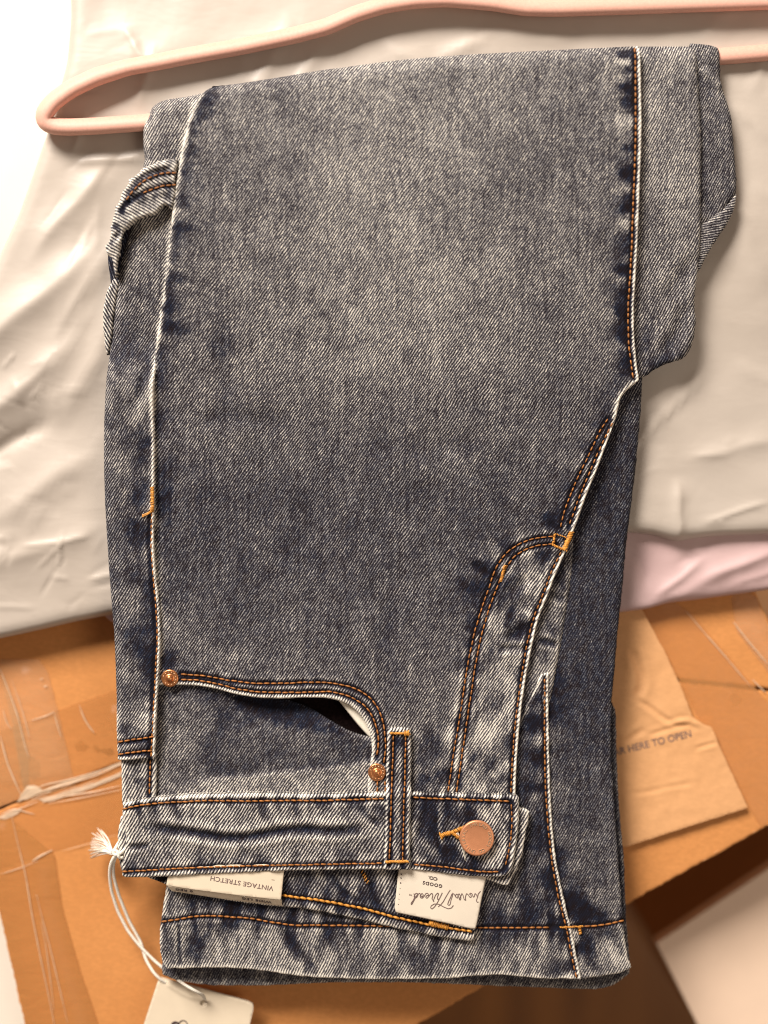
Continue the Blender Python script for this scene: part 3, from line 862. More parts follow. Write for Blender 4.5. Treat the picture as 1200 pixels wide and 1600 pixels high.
# --- rear leg, left of its seam, overlapping it with a felled ridge
def rl_fade(x, y):
    f = 0.34 + 0.14 * sstep((y - 1445) / 10.0) - 0.10 * sstep((1360 - y) / 40.0)
    return f + 0.55 * (fbm(x / 13.0 + y / 60.0, y / 46.0, 19) - 0.5)
seam_st = [(851, 1060), (851, 1150), (852, 1230), (856, 1290), (862, 1345), (870, 1390), (879, 1428), (886, 1455), (893, 1492), (901, 1528)]
lf = [(278, 1434), (280, 1460), (279, 1490), (284, 1514)]
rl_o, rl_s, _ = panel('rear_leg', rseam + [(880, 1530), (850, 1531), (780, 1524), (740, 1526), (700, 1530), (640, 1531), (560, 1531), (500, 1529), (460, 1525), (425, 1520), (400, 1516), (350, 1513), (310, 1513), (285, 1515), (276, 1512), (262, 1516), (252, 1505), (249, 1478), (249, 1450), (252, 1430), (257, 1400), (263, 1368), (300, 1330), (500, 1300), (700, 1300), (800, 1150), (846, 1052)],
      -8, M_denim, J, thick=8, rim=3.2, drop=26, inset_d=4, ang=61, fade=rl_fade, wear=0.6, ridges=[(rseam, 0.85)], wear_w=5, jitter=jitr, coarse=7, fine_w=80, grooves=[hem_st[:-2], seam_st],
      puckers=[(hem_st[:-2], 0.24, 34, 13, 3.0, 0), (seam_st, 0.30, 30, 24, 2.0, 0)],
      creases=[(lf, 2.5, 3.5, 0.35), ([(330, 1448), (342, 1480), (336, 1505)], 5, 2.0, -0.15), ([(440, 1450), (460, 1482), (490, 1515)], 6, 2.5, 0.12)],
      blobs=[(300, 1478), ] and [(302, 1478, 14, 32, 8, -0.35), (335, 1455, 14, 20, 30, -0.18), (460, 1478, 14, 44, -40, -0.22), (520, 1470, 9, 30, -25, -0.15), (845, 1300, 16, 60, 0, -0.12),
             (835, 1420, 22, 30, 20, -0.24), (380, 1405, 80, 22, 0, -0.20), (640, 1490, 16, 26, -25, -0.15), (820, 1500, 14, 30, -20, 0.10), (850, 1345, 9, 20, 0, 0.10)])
stitches(hem_st[:-3], rl_s, rl_o, L=8.5, gap=2.0, r=1.45)
stitches(hem_st[-4:], rr_s, rr_o, L=9, gap=1.8, r=1.5)
stitches(seam_st, rl_s, rl_o, L=8, gap=3, r=1.2)
bartack([(876, 1449), (888, 1449), (910, 1447)], rl_s, rl_o, width=3.5, pitch=2.6, r=1.1, ang=40)
bartack([(906, 1450), (907, 1459)], rr_s, rr_o, width=5, pitch=2.2, r=1.0, ang=80)

# --- other front half under the fly
uf_edge = [(898, 840), (897, 870), (893, 910), (887, 950), (881, 990), (877, 1015), (870, 1050), (866, 1075), (858, 1110), (850, 1150), (842, 1190), (833, 1230), (824, 1262), (820, 1300)]
uf_o, uf_s, _ = panel('front_half_underneath', uf_edge + [(790, 1320), (780, 1200), (800, 1000), (860, 850)], -9, M_denim, J, thick=8, rim=6, drop=20, inset_d=3, ang=58,
      fade=lambda x, y: 0.42 + 0.5 * (fbm(x / 18.0, y / 30.0, 61) - 0.5), wear=0.10, jitter=0.3, coarse=5,
      creases=[([(838, 1000), (855, 1002), (872, 1010)], 5, 3.5, 0.30), ([(850, 920), (870, 935), (888, 938)], 5, 2.0, 0.15)],
      blobs=[(877, 905, 10, 34, 0, -0.22), (862, 985, 18, 14, 0, -0.14), (868, 1030, 8, 24, 10, 0.15)], folds=[(uf_edge, 12, 6)])

# --- back of the waistband with its stitched lower edge
bw_st = [(250, 1373), (330, 1382), (400, 1391), (440, 1399), (500, 1407), (560, 1418), (620, 1434), (680, 1447), (740, 1456)]
def bw_fade(x, y): return 0.40 + 0.7 * (fbm(x / 15.0 - y / 40.0, y / 34.0, 71) - 0.5)
bw_o, bw_s, _ = panel('back_waistband', [(188, 1276), (183, 1300), (183, 1340), (190, 1362), (230, 1372), (262, 1384), (300, 1398), (380, 1412), (438, 1418), (470, 1420), (500, 1425), (560, 1438), (620, 1452), (680, 1465), (724, 1471), (741, 1471), (743, 1455), (747, 1430), (757, 1390), (764, 1340), (760, 1280), (500, 1280), (300, 1270)],
      1, M_denim_band, J, thick=9, rim=6, drop=20, inset_d=2, ang=60, fade=bw_fade, wear=0.5, wear_w=8, jitter=jitr, coarse=5, fine_w=70, grooves=[bw_st], puckers=[(bw_st, 0.22, 30, 12, 2.5, 0)],
      creases=[([(520, 1375), (540, 1400), (565, 1412)], 5, 2.5, 0.2), ([(585, 1372), (580, 1395), (590, 1420)], 5, 2.5, 0.2)])
stitches(bw_st[2:], bw_s, bw_o, M_thread_gold, L=9.0, gap=1.0, r=2.1, skew=0.6, lift=1.2)
bartack([(671, 1442), (699, 1449)], bw_s, bw_o, width=9, pitch=2.6, r=1.7, lift=2.5)
bartack([(566, 1362), (574, 1378)], bw_s, bw_o, width=7, pitch=5, r=0.9, ang=60)

# --- facing layer of the waistband, just showing at the right corner
panel('waistband_facing', [(790, 1262), (822, 1262), (828, 1268), (826, 1286), (822, 1300), (818, 1330), (811, 1352), (800, 1372), (795, 1384), (786, 1386), (768, 1378), (750, 1370), (740, 1330)],
      7, M_denim_band, J, thick=8, rim=4, drop=18, inset_d=2, ang=58, fade=0.42, wear=0.5, wear_w=6, jitter=jitr, coarse=5)

# --- left side: back panel wrapping round the outseam, yoke below
lseam = [(327, 126), (312, 146), (298, 180), (287, 225), (279, 270), (273, 310), (267, 365), (260, 430), (253, 490), (247, 540), (243, 590), (242, 640), (244, 700), (244, 760), (243, 810), (242, 850), (246, 900), (251, 950), (253, 1000), (250, 1050), (247, 1100), (245, 1150), (243, 1186)]
def lk(x, y): return -12 + 22 * sstep((y - 520) / 90.0)
l_edge = [(219, 240), (216, 290), (206, 335), (192, 370), (181, 410), (173, 470), (167, 540), (164, 600), (161, 670), (161, 730), (163, 790), (167, 860), (172, 930), (177, 985), (179, 1030), (181, 1090), (181, 1140), (183, 1186)]
def lf_fade(x, y):
    f = 0.40 + 0.10 * sstep((520 - y) / 250) + 0.10 * sstep((y - 1000) / 120) - 0.05 * sstep((y - 600) / 200.) 
    return f + 0.34 * (fbm(x / 22.0, y / 30.0, 81) - 0.5)
os_st = [(237, 800), (236, 850), (239, 900), (244, 950), (246, 1000), (243, 1050), (240, 1100), (238, 1150), (236, 1186)]
yk_st1 = [(184, 1160), (205, 1156), (243, 1151)]; yk_st2 = [(184, 1179), (210, 1175), (244, 1172)]
bp_o, bp_s, _ = panel('back_panel', lseam + [(243, 1184), (215, 1185), (183, 1188)] + l_edge[::-1][1:] + [(218, 200), (221, 168), (231, 150), (250, 141), (275, 139), (300, 133)],
      0, M_denim, J, thick=8, rim=3.2, drop=26, inset_d=4, ang=57, fade=lf_fade, wear=0.55, wear_w=6, jitter=0.3, coarse=6,
      extra=lambda x, y, d, s: (lk(x, y), 0 * x), grooves=[os_st, yk_st1, yk_st2],
      puckers=[(lseam[9:], 0.26, 30, 42, 2.5, 0), (os_st, 0.10, 20, 14, 1.0, 0)],
      blobs=[(228, 775, 26, 30, 0, -0.26), (222, 840, 20, 32, 0, -0.24), (232, 710, 14, 26, 0, -0.12), (222, 1005, 26, 38, -30, -0.22), (200, 1140, 30, 12, 15, -0.18), (190, 545, 20, 50, 0, -0.10), (222, 640, 12, 50, 22, 0.16), (215, 870, 30, 14, -30, 0.10)],
      creases=[([(236, 560), (225, 600), (214, 640)], 7, 2.5, 0.06)],
      ridges=[(lseam[8:], 0.75)], folds=[(top_line, 34, 34), (l_edge, 22, 15), ([(219, 240), (218, 200), (221, 168)], 20, 14)],
      edge_clean=[[(222, 168), (250, 141), (300, 133)], [(219, 200), (216, 290), (192, 370), (173, 470), (161, 700), (172, 930), (181, 1100)]])
stitches(os_st, bp_s, bp_o, L=7.5, gap=3.0, r=1.15)
stitches(yk_st1, bp_s, bp_o, L=8, gap=1.8, r=1.4); stitches(yk_st2, bp_s, bp_o, L=8, gap=1.8, r=1.4)
bartack([(238, 762), (238, 800)], bp_s, bp_o, width=6, pitch=2.0, r=1.1, ang=84)
a = Acc(); zt = float(bp_s([(236, 798)])[0])
for k in range(3):
    q = smooth_open([(238, 796 + k), (232, 801 + k), (222, 805 + 1.4 * k)], 1.5, 2)
    V, F = sweep(np.column_stack([q, np.full(len(q), zt + 3)]), 1.0, 5); a.add(V, F)
a.build('loose_thread', M_thread_gold, bp_o, 'each')
yo_st = [(235, 1186), (234, 1215), (233, 1246)]
yk_o, yk_s, _ = panel('yoke', [(187, 1176), (243, 1176), (244, 1200), (243, 1252), (189, 1260), (188, 1220)], 1, M_denim_band, J, thick=8, rim=5, drop=24, inset_d=3, ang=62, fade=lambda x, y: 0.50 + 0.35 * (fbm(x / 14., y / 20., 90) - .5), wear=0.35, jitter=0.3,
      coarse=5, grooves=[yo_st], folds=[([(187, 1176), (188, 1220), (189, 1260)], 12, 7)], blobs=[(222, 1222, 18, 9, 10, -0.2)])
stitches(yo_st, yk_s, yk_o, L=7.5, gap=2.5, r=1.2)

# --- pocket: dark mouth, lining, facing
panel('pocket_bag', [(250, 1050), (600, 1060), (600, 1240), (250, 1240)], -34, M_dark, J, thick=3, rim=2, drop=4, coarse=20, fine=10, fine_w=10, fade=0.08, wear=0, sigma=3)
panel('pocket_lining', [(512, 1080), (530, 1096), (545, 1115), (562, 1136), (578, 1153), (596, 1150), (598, 1090), (560, 1072)], -9, M_lining, J, thick=3, rim=2, drop=6, coarse=6, fine=4, wear=0, sigma=3, inset_d=1)
fc_top = [(244, 1062), (300, 1066), (350, 1080), (400, 1088), (440, 1094), (480, 1106), (520, 1130), (552, 1146), (578, 1152), (600, 1154)]
def fc_ex(x, y, d, s):
    yl = np.interp(x, [240, 330, 430, 520, 600], [1232, 1216, 1206, 1198, 1184])
    lip = sstep((y - yl + 3) / 6.0) * sstep((x - 240) / 120.0)
    return 4.0 * lip + 3.0 * (fbm(x / 50.0, y / 40.0, 55) - 0.5) - 15 * sstep((1155 - y) / 60.0) * sstep((x - 320) / 120.), 0.24 * lip - 0.05
fc_o, fc_s, _ = panel('pocket_facing', fc_top + [(604, 1200), (604, 1252), (243, 1256), (243, 1150)], -8, M_denim, J, thick=7, rim=6, drop=12, inset_d=2, ang=54,
      fade=lambda x, y: 0.36 + 0.12 * sstep((340 - x) / 80) - 0.06 * sstep((1130 - y) / 50.) + 0.26 * (fbm(x / 30., y / 24., 57) - 0.5), wear=0.12, wear_w=5, jitter=0.3, coarse=6, fine_w=80, extra=fc_ex,
      blobs=[(455, 1112, 110, 26, 12, -0.34), (345, 1120, 16, 20, 0, -0.12)])  # large dark blob paints the opening's shadow onto the facing

# --- front leg panel
inseam = [(1001, 62), (1002, 120), (1003, 180), (1002, 250), (999, 320), (997, 380), (994, 430), (991, 480), (992, 530), (995, 565), (999, 594)]
crotch = [(999, 594), (985, 606), (971, 617), (967, 632), (965, 648), (958, 668), (951, 686), (944, 705), (937, 724), (929, 744), (921, 763), (909, 794), (901, 819), (893, 840), (885, 860)]
fly = [(885, 860), (868, 898), (856, 931), (841, 968), (831, 1012), (822, 1060), (815, 1105), (811, 1150), (807, 1200), (806, 1246)]
pocket = [(575, 1250), (574, 1222), (578, 1196), (582, 1172), (580, 1152), (572, 1130), (560, 1113), (542, 1099), (515, 1091), (480, 1090), (440, 1092), (400, 1091), (365, 1085), (335, 1076), (305, 1071), (275, 1071), (246, 1071)]
ls_up = [(246, 1050), (248, 1000), (247, 950), (242, 900), (238, 850), (238, 800), (239, 740), (238, 660), (238, 590), (243, 540), (250, 490), (258, 430), (265, 365), (271, 310), (277, 270), (285, 225), (296, 180), (311, 146), (327, 125)]
pk_in = [(282, 1062), (305, 1062), (335, 1067), (370, 1077), (410, 1082), (480, 1082), (515, 1080), (545, 1087), (568, 1100), (582, 1118), (590, 1140), (592, 1165), (588, 1186)]
pk_out = [(282, 1053), (320, 1056), (355, 1063), (400, 1068), (440, 1068), (480, 1066), (520, 1067), (555, 1075), (580, 1090), (594, 1112), (601, 1140), (603, 1170), (600, 1192)]
fl_out = [(700, 1238), (706, 1195), (714, 1145), (724, 1085), (732, 1030), (741, 990), (752, 952), (763, 922), (771, 896), (782, 874), (800, 856), (825, 843), (850, 839), (868, 838)]
fl_in = [(713, 1238), (721, 1185), (730, 1125), (738, 1070), (746, 1022), (754, 985), (766, 945), (779, 912), (790, 888), (802, 870), (822, 857), (845, 851), (870, 850)]
cr_a = [(950, 654), (936, 675), (927, 696), (913, 726), (903, 745), (894, 766), (882, 798), (876, 824)]
cr_b = [(957, 660), (949, 676), (941, 692), (932, 713), (924, 732), (914, 755), (903, 782), (895, 805), (888, 824)]
fly_st = [(877, 862), (861, 894), (849, 928), (834, 964), (823, 1008), (815, 1056), (808, 1105), (803, 1150), (800, 1200), (798, 1240)]
in_st = [(992, 74), (993, 130), (993.5, 200), (992, 260), (989, 330), (987, 390), (984, 440), (981, 490), (982, 535), (986, 570), (990, 592)]
def fp_fade_shade(x, y):
    f = np.interp(y, [60, 120, 300, 460, 620, 740, 840, 930, 1050, 1150, 1250], [0.48, 0.41, 0.40, 0.42, 0.39, 0.34, 0.30, 0.33, 0.38, 0.43, 0.44])  # thigh fade, with some of the leg's broad shading painted in
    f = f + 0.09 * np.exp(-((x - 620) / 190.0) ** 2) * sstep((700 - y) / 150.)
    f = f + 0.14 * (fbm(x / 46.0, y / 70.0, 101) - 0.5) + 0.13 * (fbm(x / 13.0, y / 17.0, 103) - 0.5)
    # strongly washed and blotched round the fly
    fx = np.interp(y, [820, 860, 900, 1000, 1100, 1250], [900, 800, 755, 725, 700, 650])
    k = sstep((x - fx) / 22.0) * sstep((y - 830) / 30.0)
    f = f + k * (0.14 + 0.85 * (fbm(x / 17.0 + y / 50.0, y / 44.0, 107) - 0.5))
    return f
def fp_ex(x, y, d, s):
    z = 3.0 * (fbm(x / 130.0, y / 130.0, 111) - 0.5) + 1.2 * (fbm(x / 34.0, y / 60.0, 113) - 0.5)
    return z, 0 * x
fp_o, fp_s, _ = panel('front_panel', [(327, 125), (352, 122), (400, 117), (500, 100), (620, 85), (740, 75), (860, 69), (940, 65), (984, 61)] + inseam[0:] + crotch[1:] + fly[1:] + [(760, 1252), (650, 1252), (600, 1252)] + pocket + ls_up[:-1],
      2, M_denim, J, thick=8, rim=3.2, drop=16, inset_d=2, ang=56, fade=fp_fade_shade, wear=0.70, wear_w=5.5, jitter=0.25, fine=3.0, coarse=6, fine_w=55, extra=fp_ex,
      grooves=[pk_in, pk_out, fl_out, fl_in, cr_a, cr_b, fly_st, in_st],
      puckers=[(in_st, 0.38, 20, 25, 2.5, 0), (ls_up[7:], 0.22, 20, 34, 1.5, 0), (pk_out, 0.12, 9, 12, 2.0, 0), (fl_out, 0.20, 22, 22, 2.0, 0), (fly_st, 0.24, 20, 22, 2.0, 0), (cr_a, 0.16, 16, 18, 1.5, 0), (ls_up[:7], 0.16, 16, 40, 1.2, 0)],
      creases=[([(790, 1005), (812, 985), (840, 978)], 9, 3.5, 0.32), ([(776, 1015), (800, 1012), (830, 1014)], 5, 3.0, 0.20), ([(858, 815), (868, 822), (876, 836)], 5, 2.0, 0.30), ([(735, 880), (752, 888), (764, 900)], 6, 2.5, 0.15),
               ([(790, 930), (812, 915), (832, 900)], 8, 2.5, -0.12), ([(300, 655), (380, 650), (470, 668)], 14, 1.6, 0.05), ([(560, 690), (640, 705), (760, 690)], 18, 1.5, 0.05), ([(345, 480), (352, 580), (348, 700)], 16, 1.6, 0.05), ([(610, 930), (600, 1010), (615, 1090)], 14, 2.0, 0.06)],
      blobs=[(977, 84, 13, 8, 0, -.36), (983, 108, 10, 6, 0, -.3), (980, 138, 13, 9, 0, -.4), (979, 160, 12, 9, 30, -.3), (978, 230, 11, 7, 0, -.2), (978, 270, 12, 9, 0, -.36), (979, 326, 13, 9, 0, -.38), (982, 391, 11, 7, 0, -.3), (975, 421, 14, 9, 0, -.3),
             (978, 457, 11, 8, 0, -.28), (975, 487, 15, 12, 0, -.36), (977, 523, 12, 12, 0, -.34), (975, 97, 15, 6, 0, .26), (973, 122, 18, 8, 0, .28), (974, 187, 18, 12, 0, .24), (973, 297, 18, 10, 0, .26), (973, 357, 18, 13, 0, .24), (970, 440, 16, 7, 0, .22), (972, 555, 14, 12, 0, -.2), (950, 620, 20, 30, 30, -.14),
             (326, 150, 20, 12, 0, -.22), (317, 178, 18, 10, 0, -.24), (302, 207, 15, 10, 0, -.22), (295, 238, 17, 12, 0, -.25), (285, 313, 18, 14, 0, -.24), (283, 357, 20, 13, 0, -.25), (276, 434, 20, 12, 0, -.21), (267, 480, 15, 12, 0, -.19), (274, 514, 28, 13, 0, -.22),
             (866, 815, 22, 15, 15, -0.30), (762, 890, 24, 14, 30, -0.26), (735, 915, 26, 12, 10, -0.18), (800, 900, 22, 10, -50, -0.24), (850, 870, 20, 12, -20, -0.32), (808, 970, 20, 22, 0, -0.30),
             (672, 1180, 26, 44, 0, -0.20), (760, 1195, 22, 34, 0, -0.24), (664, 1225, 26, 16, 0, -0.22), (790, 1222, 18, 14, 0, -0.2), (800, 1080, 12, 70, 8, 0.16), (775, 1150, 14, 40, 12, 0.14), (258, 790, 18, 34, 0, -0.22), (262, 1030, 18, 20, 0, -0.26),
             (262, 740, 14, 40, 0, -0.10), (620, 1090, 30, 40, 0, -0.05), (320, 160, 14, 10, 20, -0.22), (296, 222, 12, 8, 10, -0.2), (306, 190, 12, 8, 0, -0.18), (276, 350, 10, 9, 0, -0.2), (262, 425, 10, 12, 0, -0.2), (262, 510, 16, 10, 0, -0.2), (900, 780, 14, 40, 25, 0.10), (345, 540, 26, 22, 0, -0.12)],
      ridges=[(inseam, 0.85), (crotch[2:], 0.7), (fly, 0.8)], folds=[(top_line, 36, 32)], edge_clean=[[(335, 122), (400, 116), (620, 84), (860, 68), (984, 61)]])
for pth, kw in ((pk_in, {}), (pk_out, {}), (fl_out, dict(L=8.5, gap=2.2, r=1.1)), (fl_in, dict(L=8.5, gap=2.2, r=1.1)), (cr_a, dict(L=7, gap=3.2, r=1.1)), (cr_b, dict(L=7, gap=3.2, r=1.1)), (fly_st, dict(L=7, gap=3.0, r=1.1)), (in_st, dict(L=7.5, gap=2.6, r=1.35))):
    k = dict(L=8.5, gap=1.8, r=1.3); k.update(kw)
    stitches(pth, fp_s, fp_o, **k)
stitches([(590, 1220), (589, 1240)], fp_s, fp_o, L=7, gap=2); stitches([(602, 1220), (602, 1240)], fp_s, fp_o, L=7, gap=2)
# bar tacks at the fly base
sq = [(867, 833), (869, 851)]
bartack([(867, 836), (864, 850)], fp_s, fp_o, width=4, pitch=2.2, r=1.0)
bartack([(864, 851), (874, 856), (885, 860)], fp_s, fp_o, width=4, pitch=2.0, r=1.0)
bartack([(868, 834), (884, 840)], fp_s, fp_o, width=2.4, pitch=3.0, r=0.9, ang=15)
bartack([(893, 832), (887, 846), (882, 857)], fp_s, fp_o, width=8, pitch=1.6, r=1.3, ang=70)
bartack([(789, 884), (786, 896), (782, 908)], fp_s, fp_o, width=5, pitch=1.9, r=1.0, ang=84)

# --- leg back strip right of the inseam and the bulges further right
def rs_fade(x, y): return np.interp(y, [60, 300, 450, 600], [0.50, 0.48, 0.46, 0.40]) + 0.22 * (fbm(x / 30.0, y / 36.0, 121) - 0.5)
e1 = [(1085, 62), (1091, 78), (1091, 110), (1095, 160), (1098, 220), (1097, 280), (1097, 340), (1095, 400), (1090, 440), (1087, 470), (1089, 505), (1086, 532), (1078, 552), (1067, 563)]
panel('inner_leg_panel', [(992, 62), (1050, 62)] + e1 + [(1052, 565), (1036, 570), (1020, 578), (1012, 588), (1003, 592), (990, 588), (984, 480), (986, 300)], -12, M_denim, J, thick=8, rim=6, drop=30, inset_d=4, ang=61, fade=rs_fade, wear=0.12, wear_w=4,
      jitter=0.6, coarse=6, folds=[(top_line, 34, 32), (e1, 12, 5)], creases=[([(1096, 390), (1070, 430), (1040, 470)], 12, 3, 0.05), ([(1075, 470), (1060, 520), (1030, 560)], 10, 3, 0.06)],
      puckers=[([(1067, 563), (1052, 565), (1036, 570), (1020, 578), (1008, 588)], 0.20, 9, 9, 2.5, 0)], blobs=[(1012, 520, 12, 40, 10, -0.14), (1040, 560, 40, 8, -10, -0.12)],
      edge_clean=[[(992, 62), (1085, 62)], [(1091, 78), (1095, 160), (1097, 340)]])
e2 = [(1127, 70), (1128, 100), (1129, 128), (1136, 148), (1146, 180), (1150, 230), (1154, 280), (1153, 305), (1140, 322)]
panel('leg_fold', [(1080, 64), (1110, 66)] + e2 + [(1118, 342), (1096, 354), (1080, 350)], -22, M_denim_fine, J, thick=8, rim=8, drop=34, inset_d=5, ang=60, fade=lambda x, y: 0.40 + 0.25 * (fbm(x / 22., y / 30., 131) - 0.5), wear=0.10, jitter=0.3, coarse=6,
      folds=[([(1080, 62), (1110, 64), (1127, 70)], 24, 9), (e2, 16, 8)], creases=[([(1096, 105), (1112, 122), (1130, 140)], 7, -4, -0.12), ([(1094, 300), (1110, 320), (1118, 340)], 8, 3, 0.08)],
      edge_clean=[[(1080, 64), (1127, 70), (1136, 148), (1150, 230), (1153, 305)]])
panel('leg_fold', [(1085, 356), (1110, 342), (1134, 324), (1152, 300), (1149, 325), (1138, 348), (1120, 374), (1104, 400), (1093, 424), (1084, 420)], -20, M_denim_fine, J, thick=7, rim=7, drop=26, inset_d=5, ang=12, fade=0.40, wear=0.12, jitter=0.3, coarse=6, corner=70, rc=4)
panel('flap_gap_shade', [(168, 384), (190, 352), (212, 345), (205, 400), (192, 450), (186, 480), (172, 478), (173, 440), (168, 410)], -20, M_denim_band, J, thick=5, rim=3, drop=14, inset_d=2, ang=110, fade=0.10, wear=0.05, coarse=5)  # dark cloth added to paint the shade in the gap behind the flap
# --- crumpled flap of the far side pushed out at the left
cf_e = [(276, 245), (262, 244), (240, 251), (220, 262), (202, 278), (190, 298), (180, 320), (173, 345), (170, 368), (163, 384), (164, 394), (171, 400), (175, 410), (177, 432)]
cf_st1 = [(276, 270), (255, 270), (232, 277), (212, 292), (198, 312), (190, 330)]; cf_st2 = [(276, 289), (258, 289), (236, 296), (215, 305), (200, 318)]
cf_o, cf_s, _ = panel('crumpled_back_flap', cf_e + [(181, 420), (184, 402), (188, 385), (190, 368), (186, 372), (194, 358), (206, 350), (212, 340), (222, 341), (232, 334), (240, 335), (250, 325), (256, 319), (263, 320), (268, 327), (272, 318)], 6, M_denim_band, J, thick=8, rim=6, drop=16, inset_d=3, ang=118 + 30, wear=0.30,
      fade=lambda x, y: 0.52 + 0.25 * (fbm(x / 12., y / 12., 141) - 0.5), jitter=1.5, coarse=4, fine=3, fine_w=80, grooves=[cf_st1, cf_st2], corner=55, sigma=3, extra=lambda x, y, d, s: (5 * (fbm(x / 11.0, y / 11.0, 143) - 0.5), 0 * x),
      creases=[([(276, 263), (250, 264), (225, 273), (205, 290), (192, 312)], 3.5, 4, 0.30), ([(172, 352), (182, 350), (190, 356), (186, 370)], 4, 4, 0.3), ([(168, 384), (176, 374), (186, 364)], 4, 3, 0.25)],
      blobs=[(192, 330, 8, 9, 0, -0.3), (222, 312, 8, 9, 0, -0.28), (243, 305, 7, 8, 0, -0.22), (266, 300, 8, 18, 0, -0.28), (268, 250, 9, 8, 0, -0.3), (240, 258, 12, 5, -20, -0.15), (176, 352, 5, 10, 0, -0.3)],
      folds=[(cf_e, 14, 10)])
stitches(cf_st1[:5], cf_s, cf_o, L=7, gap=2.5, r=1.1); stitches(cf_st2[:4], cf_s, cf_o, L=7, gap=2.5, r=1.1)
panel('crumpled_back_flap', [(177, 434), (166, 452), (161, 478), (160, 505), (163, 535), (166, 556), (172, 540), (178, 480), (186, 440)], -14, M_denim_band, J, thick=7, rim=5, drop=16, inset_d=3, ang=120, fade=0.40, wear=0.30, jitter=0.6, coarse=5)

# --- front waistband
wb_top = [(190, 1254), (215, 1250), (243, 1247), (300, 1241), (340, 1241), (380, 1239), (440, 1240), (520, 1241), (600, 1238), (645, 1238), (700, 1240), (760, 1241), (798, 1242), (811, 1244)]
wb_r = [(812, 1262), (811, 1290), (807, 1320), (804, 1345), (801, 1362)]
wb_b = [(792, 1370), (775, 1371), (740, 1370), (700, 1366), (660, 1361), (600, 1359), (540, 1360), (450, 1361), (350, 1366), (250, 1371), (197, 1373)]
wb_l = [(189, 1370), (189, 1352), (194, 1325), (196, 1302), (191, 1282), (189, 1265)]
w_st_t = [(190, 1265), (215, 1259), (245, 1255), (300, 1252), (345, 1251), (380, 1252), (430, 1251), (500, 1251), (560, 1249), (604, 1248)]
w_st_t2 = [(645, 1246), (690, 1248), (720, 1249), (760, 1251), (797, 1252)]
w_st_r = [(799, 1256), (800, 1290), (797, 1320), (792, 1345), (789, 1356)]
w_st_b = [(190, 1362), (230, 1360), (280, 1357), (350, 1354), (450, 1352), (540, 1350), (600, 1349)]
w_st_b2 = [(646, 1351), (680, 1353), (710, 1357), (740, 1361), (765, 1363), (787, 1361)]
def wb_fade(x, y):
    f = 0.50 - 0.16 * sstep((x - 640) / 25.0) * sstep((800 - x) / 60.)
    f = f + (0.34 + 0.35 * sstep((x - 590) / 60.0)) * (fbm(x / 17.0 - y / 45.0, y / 26.0, 151) - 0.5)
    return f
def wb_ex(x, y, d, s):
    return 3.0 * (fbm(x / 60.0, y / 40.0, 153) - 0.5) + 2.2 * np.exp(-((d - 4) / 5.0) ** 2), 0 * x
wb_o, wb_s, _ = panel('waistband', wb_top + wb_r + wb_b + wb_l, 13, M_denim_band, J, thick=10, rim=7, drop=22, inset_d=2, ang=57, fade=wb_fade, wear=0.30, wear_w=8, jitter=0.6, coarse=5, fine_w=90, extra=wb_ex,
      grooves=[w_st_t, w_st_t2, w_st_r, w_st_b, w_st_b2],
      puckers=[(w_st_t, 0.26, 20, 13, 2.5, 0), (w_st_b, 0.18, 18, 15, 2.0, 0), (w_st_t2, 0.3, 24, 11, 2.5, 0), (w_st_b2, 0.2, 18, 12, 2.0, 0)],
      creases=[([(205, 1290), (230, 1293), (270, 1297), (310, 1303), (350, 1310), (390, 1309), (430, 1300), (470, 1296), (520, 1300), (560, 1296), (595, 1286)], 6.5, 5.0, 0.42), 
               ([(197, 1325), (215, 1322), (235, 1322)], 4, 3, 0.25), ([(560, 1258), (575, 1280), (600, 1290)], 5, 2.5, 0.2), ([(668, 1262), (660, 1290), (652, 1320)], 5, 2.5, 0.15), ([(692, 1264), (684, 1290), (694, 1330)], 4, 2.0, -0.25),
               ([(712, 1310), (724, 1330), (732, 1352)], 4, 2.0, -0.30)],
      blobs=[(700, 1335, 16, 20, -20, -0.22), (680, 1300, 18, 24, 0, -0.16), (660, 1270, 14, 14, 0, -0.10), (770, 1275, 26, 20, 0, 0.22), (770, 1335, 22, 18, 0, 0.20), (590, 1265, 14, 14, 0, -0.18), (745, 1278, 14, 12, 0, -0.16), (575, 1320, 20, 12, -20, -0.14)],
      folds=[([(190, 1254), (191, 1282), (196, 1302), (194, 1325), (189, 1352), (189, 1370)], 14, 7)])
for p in (w_st_t, w_st_t2, w_st_b, w_st_b2): stitches(p, wb_s, wb_o, L=8.6, gap=1.5, r=1.4, skew=0.35)
stitches(w_st_r, wb_s, wb_o, L=7.5, gap=2.6, r=1.2)
# buttonhole
bartack([(689, 1306), (697, 1303), (706, 1301), (716, 1297), (730, 1292)], wb_s, wb_o, width=7.5, pitch=2.1, r=1.15, ang=70, name='buttonhole', lift=2.0)
bartack([(706, 1301), (714, 1307), (722, 1313)], wb_s, wb_o, width=6.0, pitch=2.2, r=1.1, ang=75, name='buttonhole', lift=2.0)
bartack([(687, 1303), (690, 1309)], wb_s, wb_o, width=5, pitch=1.8, r=1.5, ang=20, name='buttonhole', lift=2.2)
a = Acc()
for pth in ([(715, 1300), (719, 1312), (723, 1326), (727, 1345)], [(716, 1302), (716, 1310), (721, 1318)], [(719, 1304), (724, 1322), (728, 1342)], [(713, 1302), (717, 1309)]):
    q = smooth_open(pth, 2, 3); V, F = sweep(np.column_stack([q, wb_s(q) + 2.0]), 1.1 * np.linspace(1, 0.4, len(q)), 5); a.add(V, F)
a.build('loose_thread', M_thread_pale, wb_o, 'each')

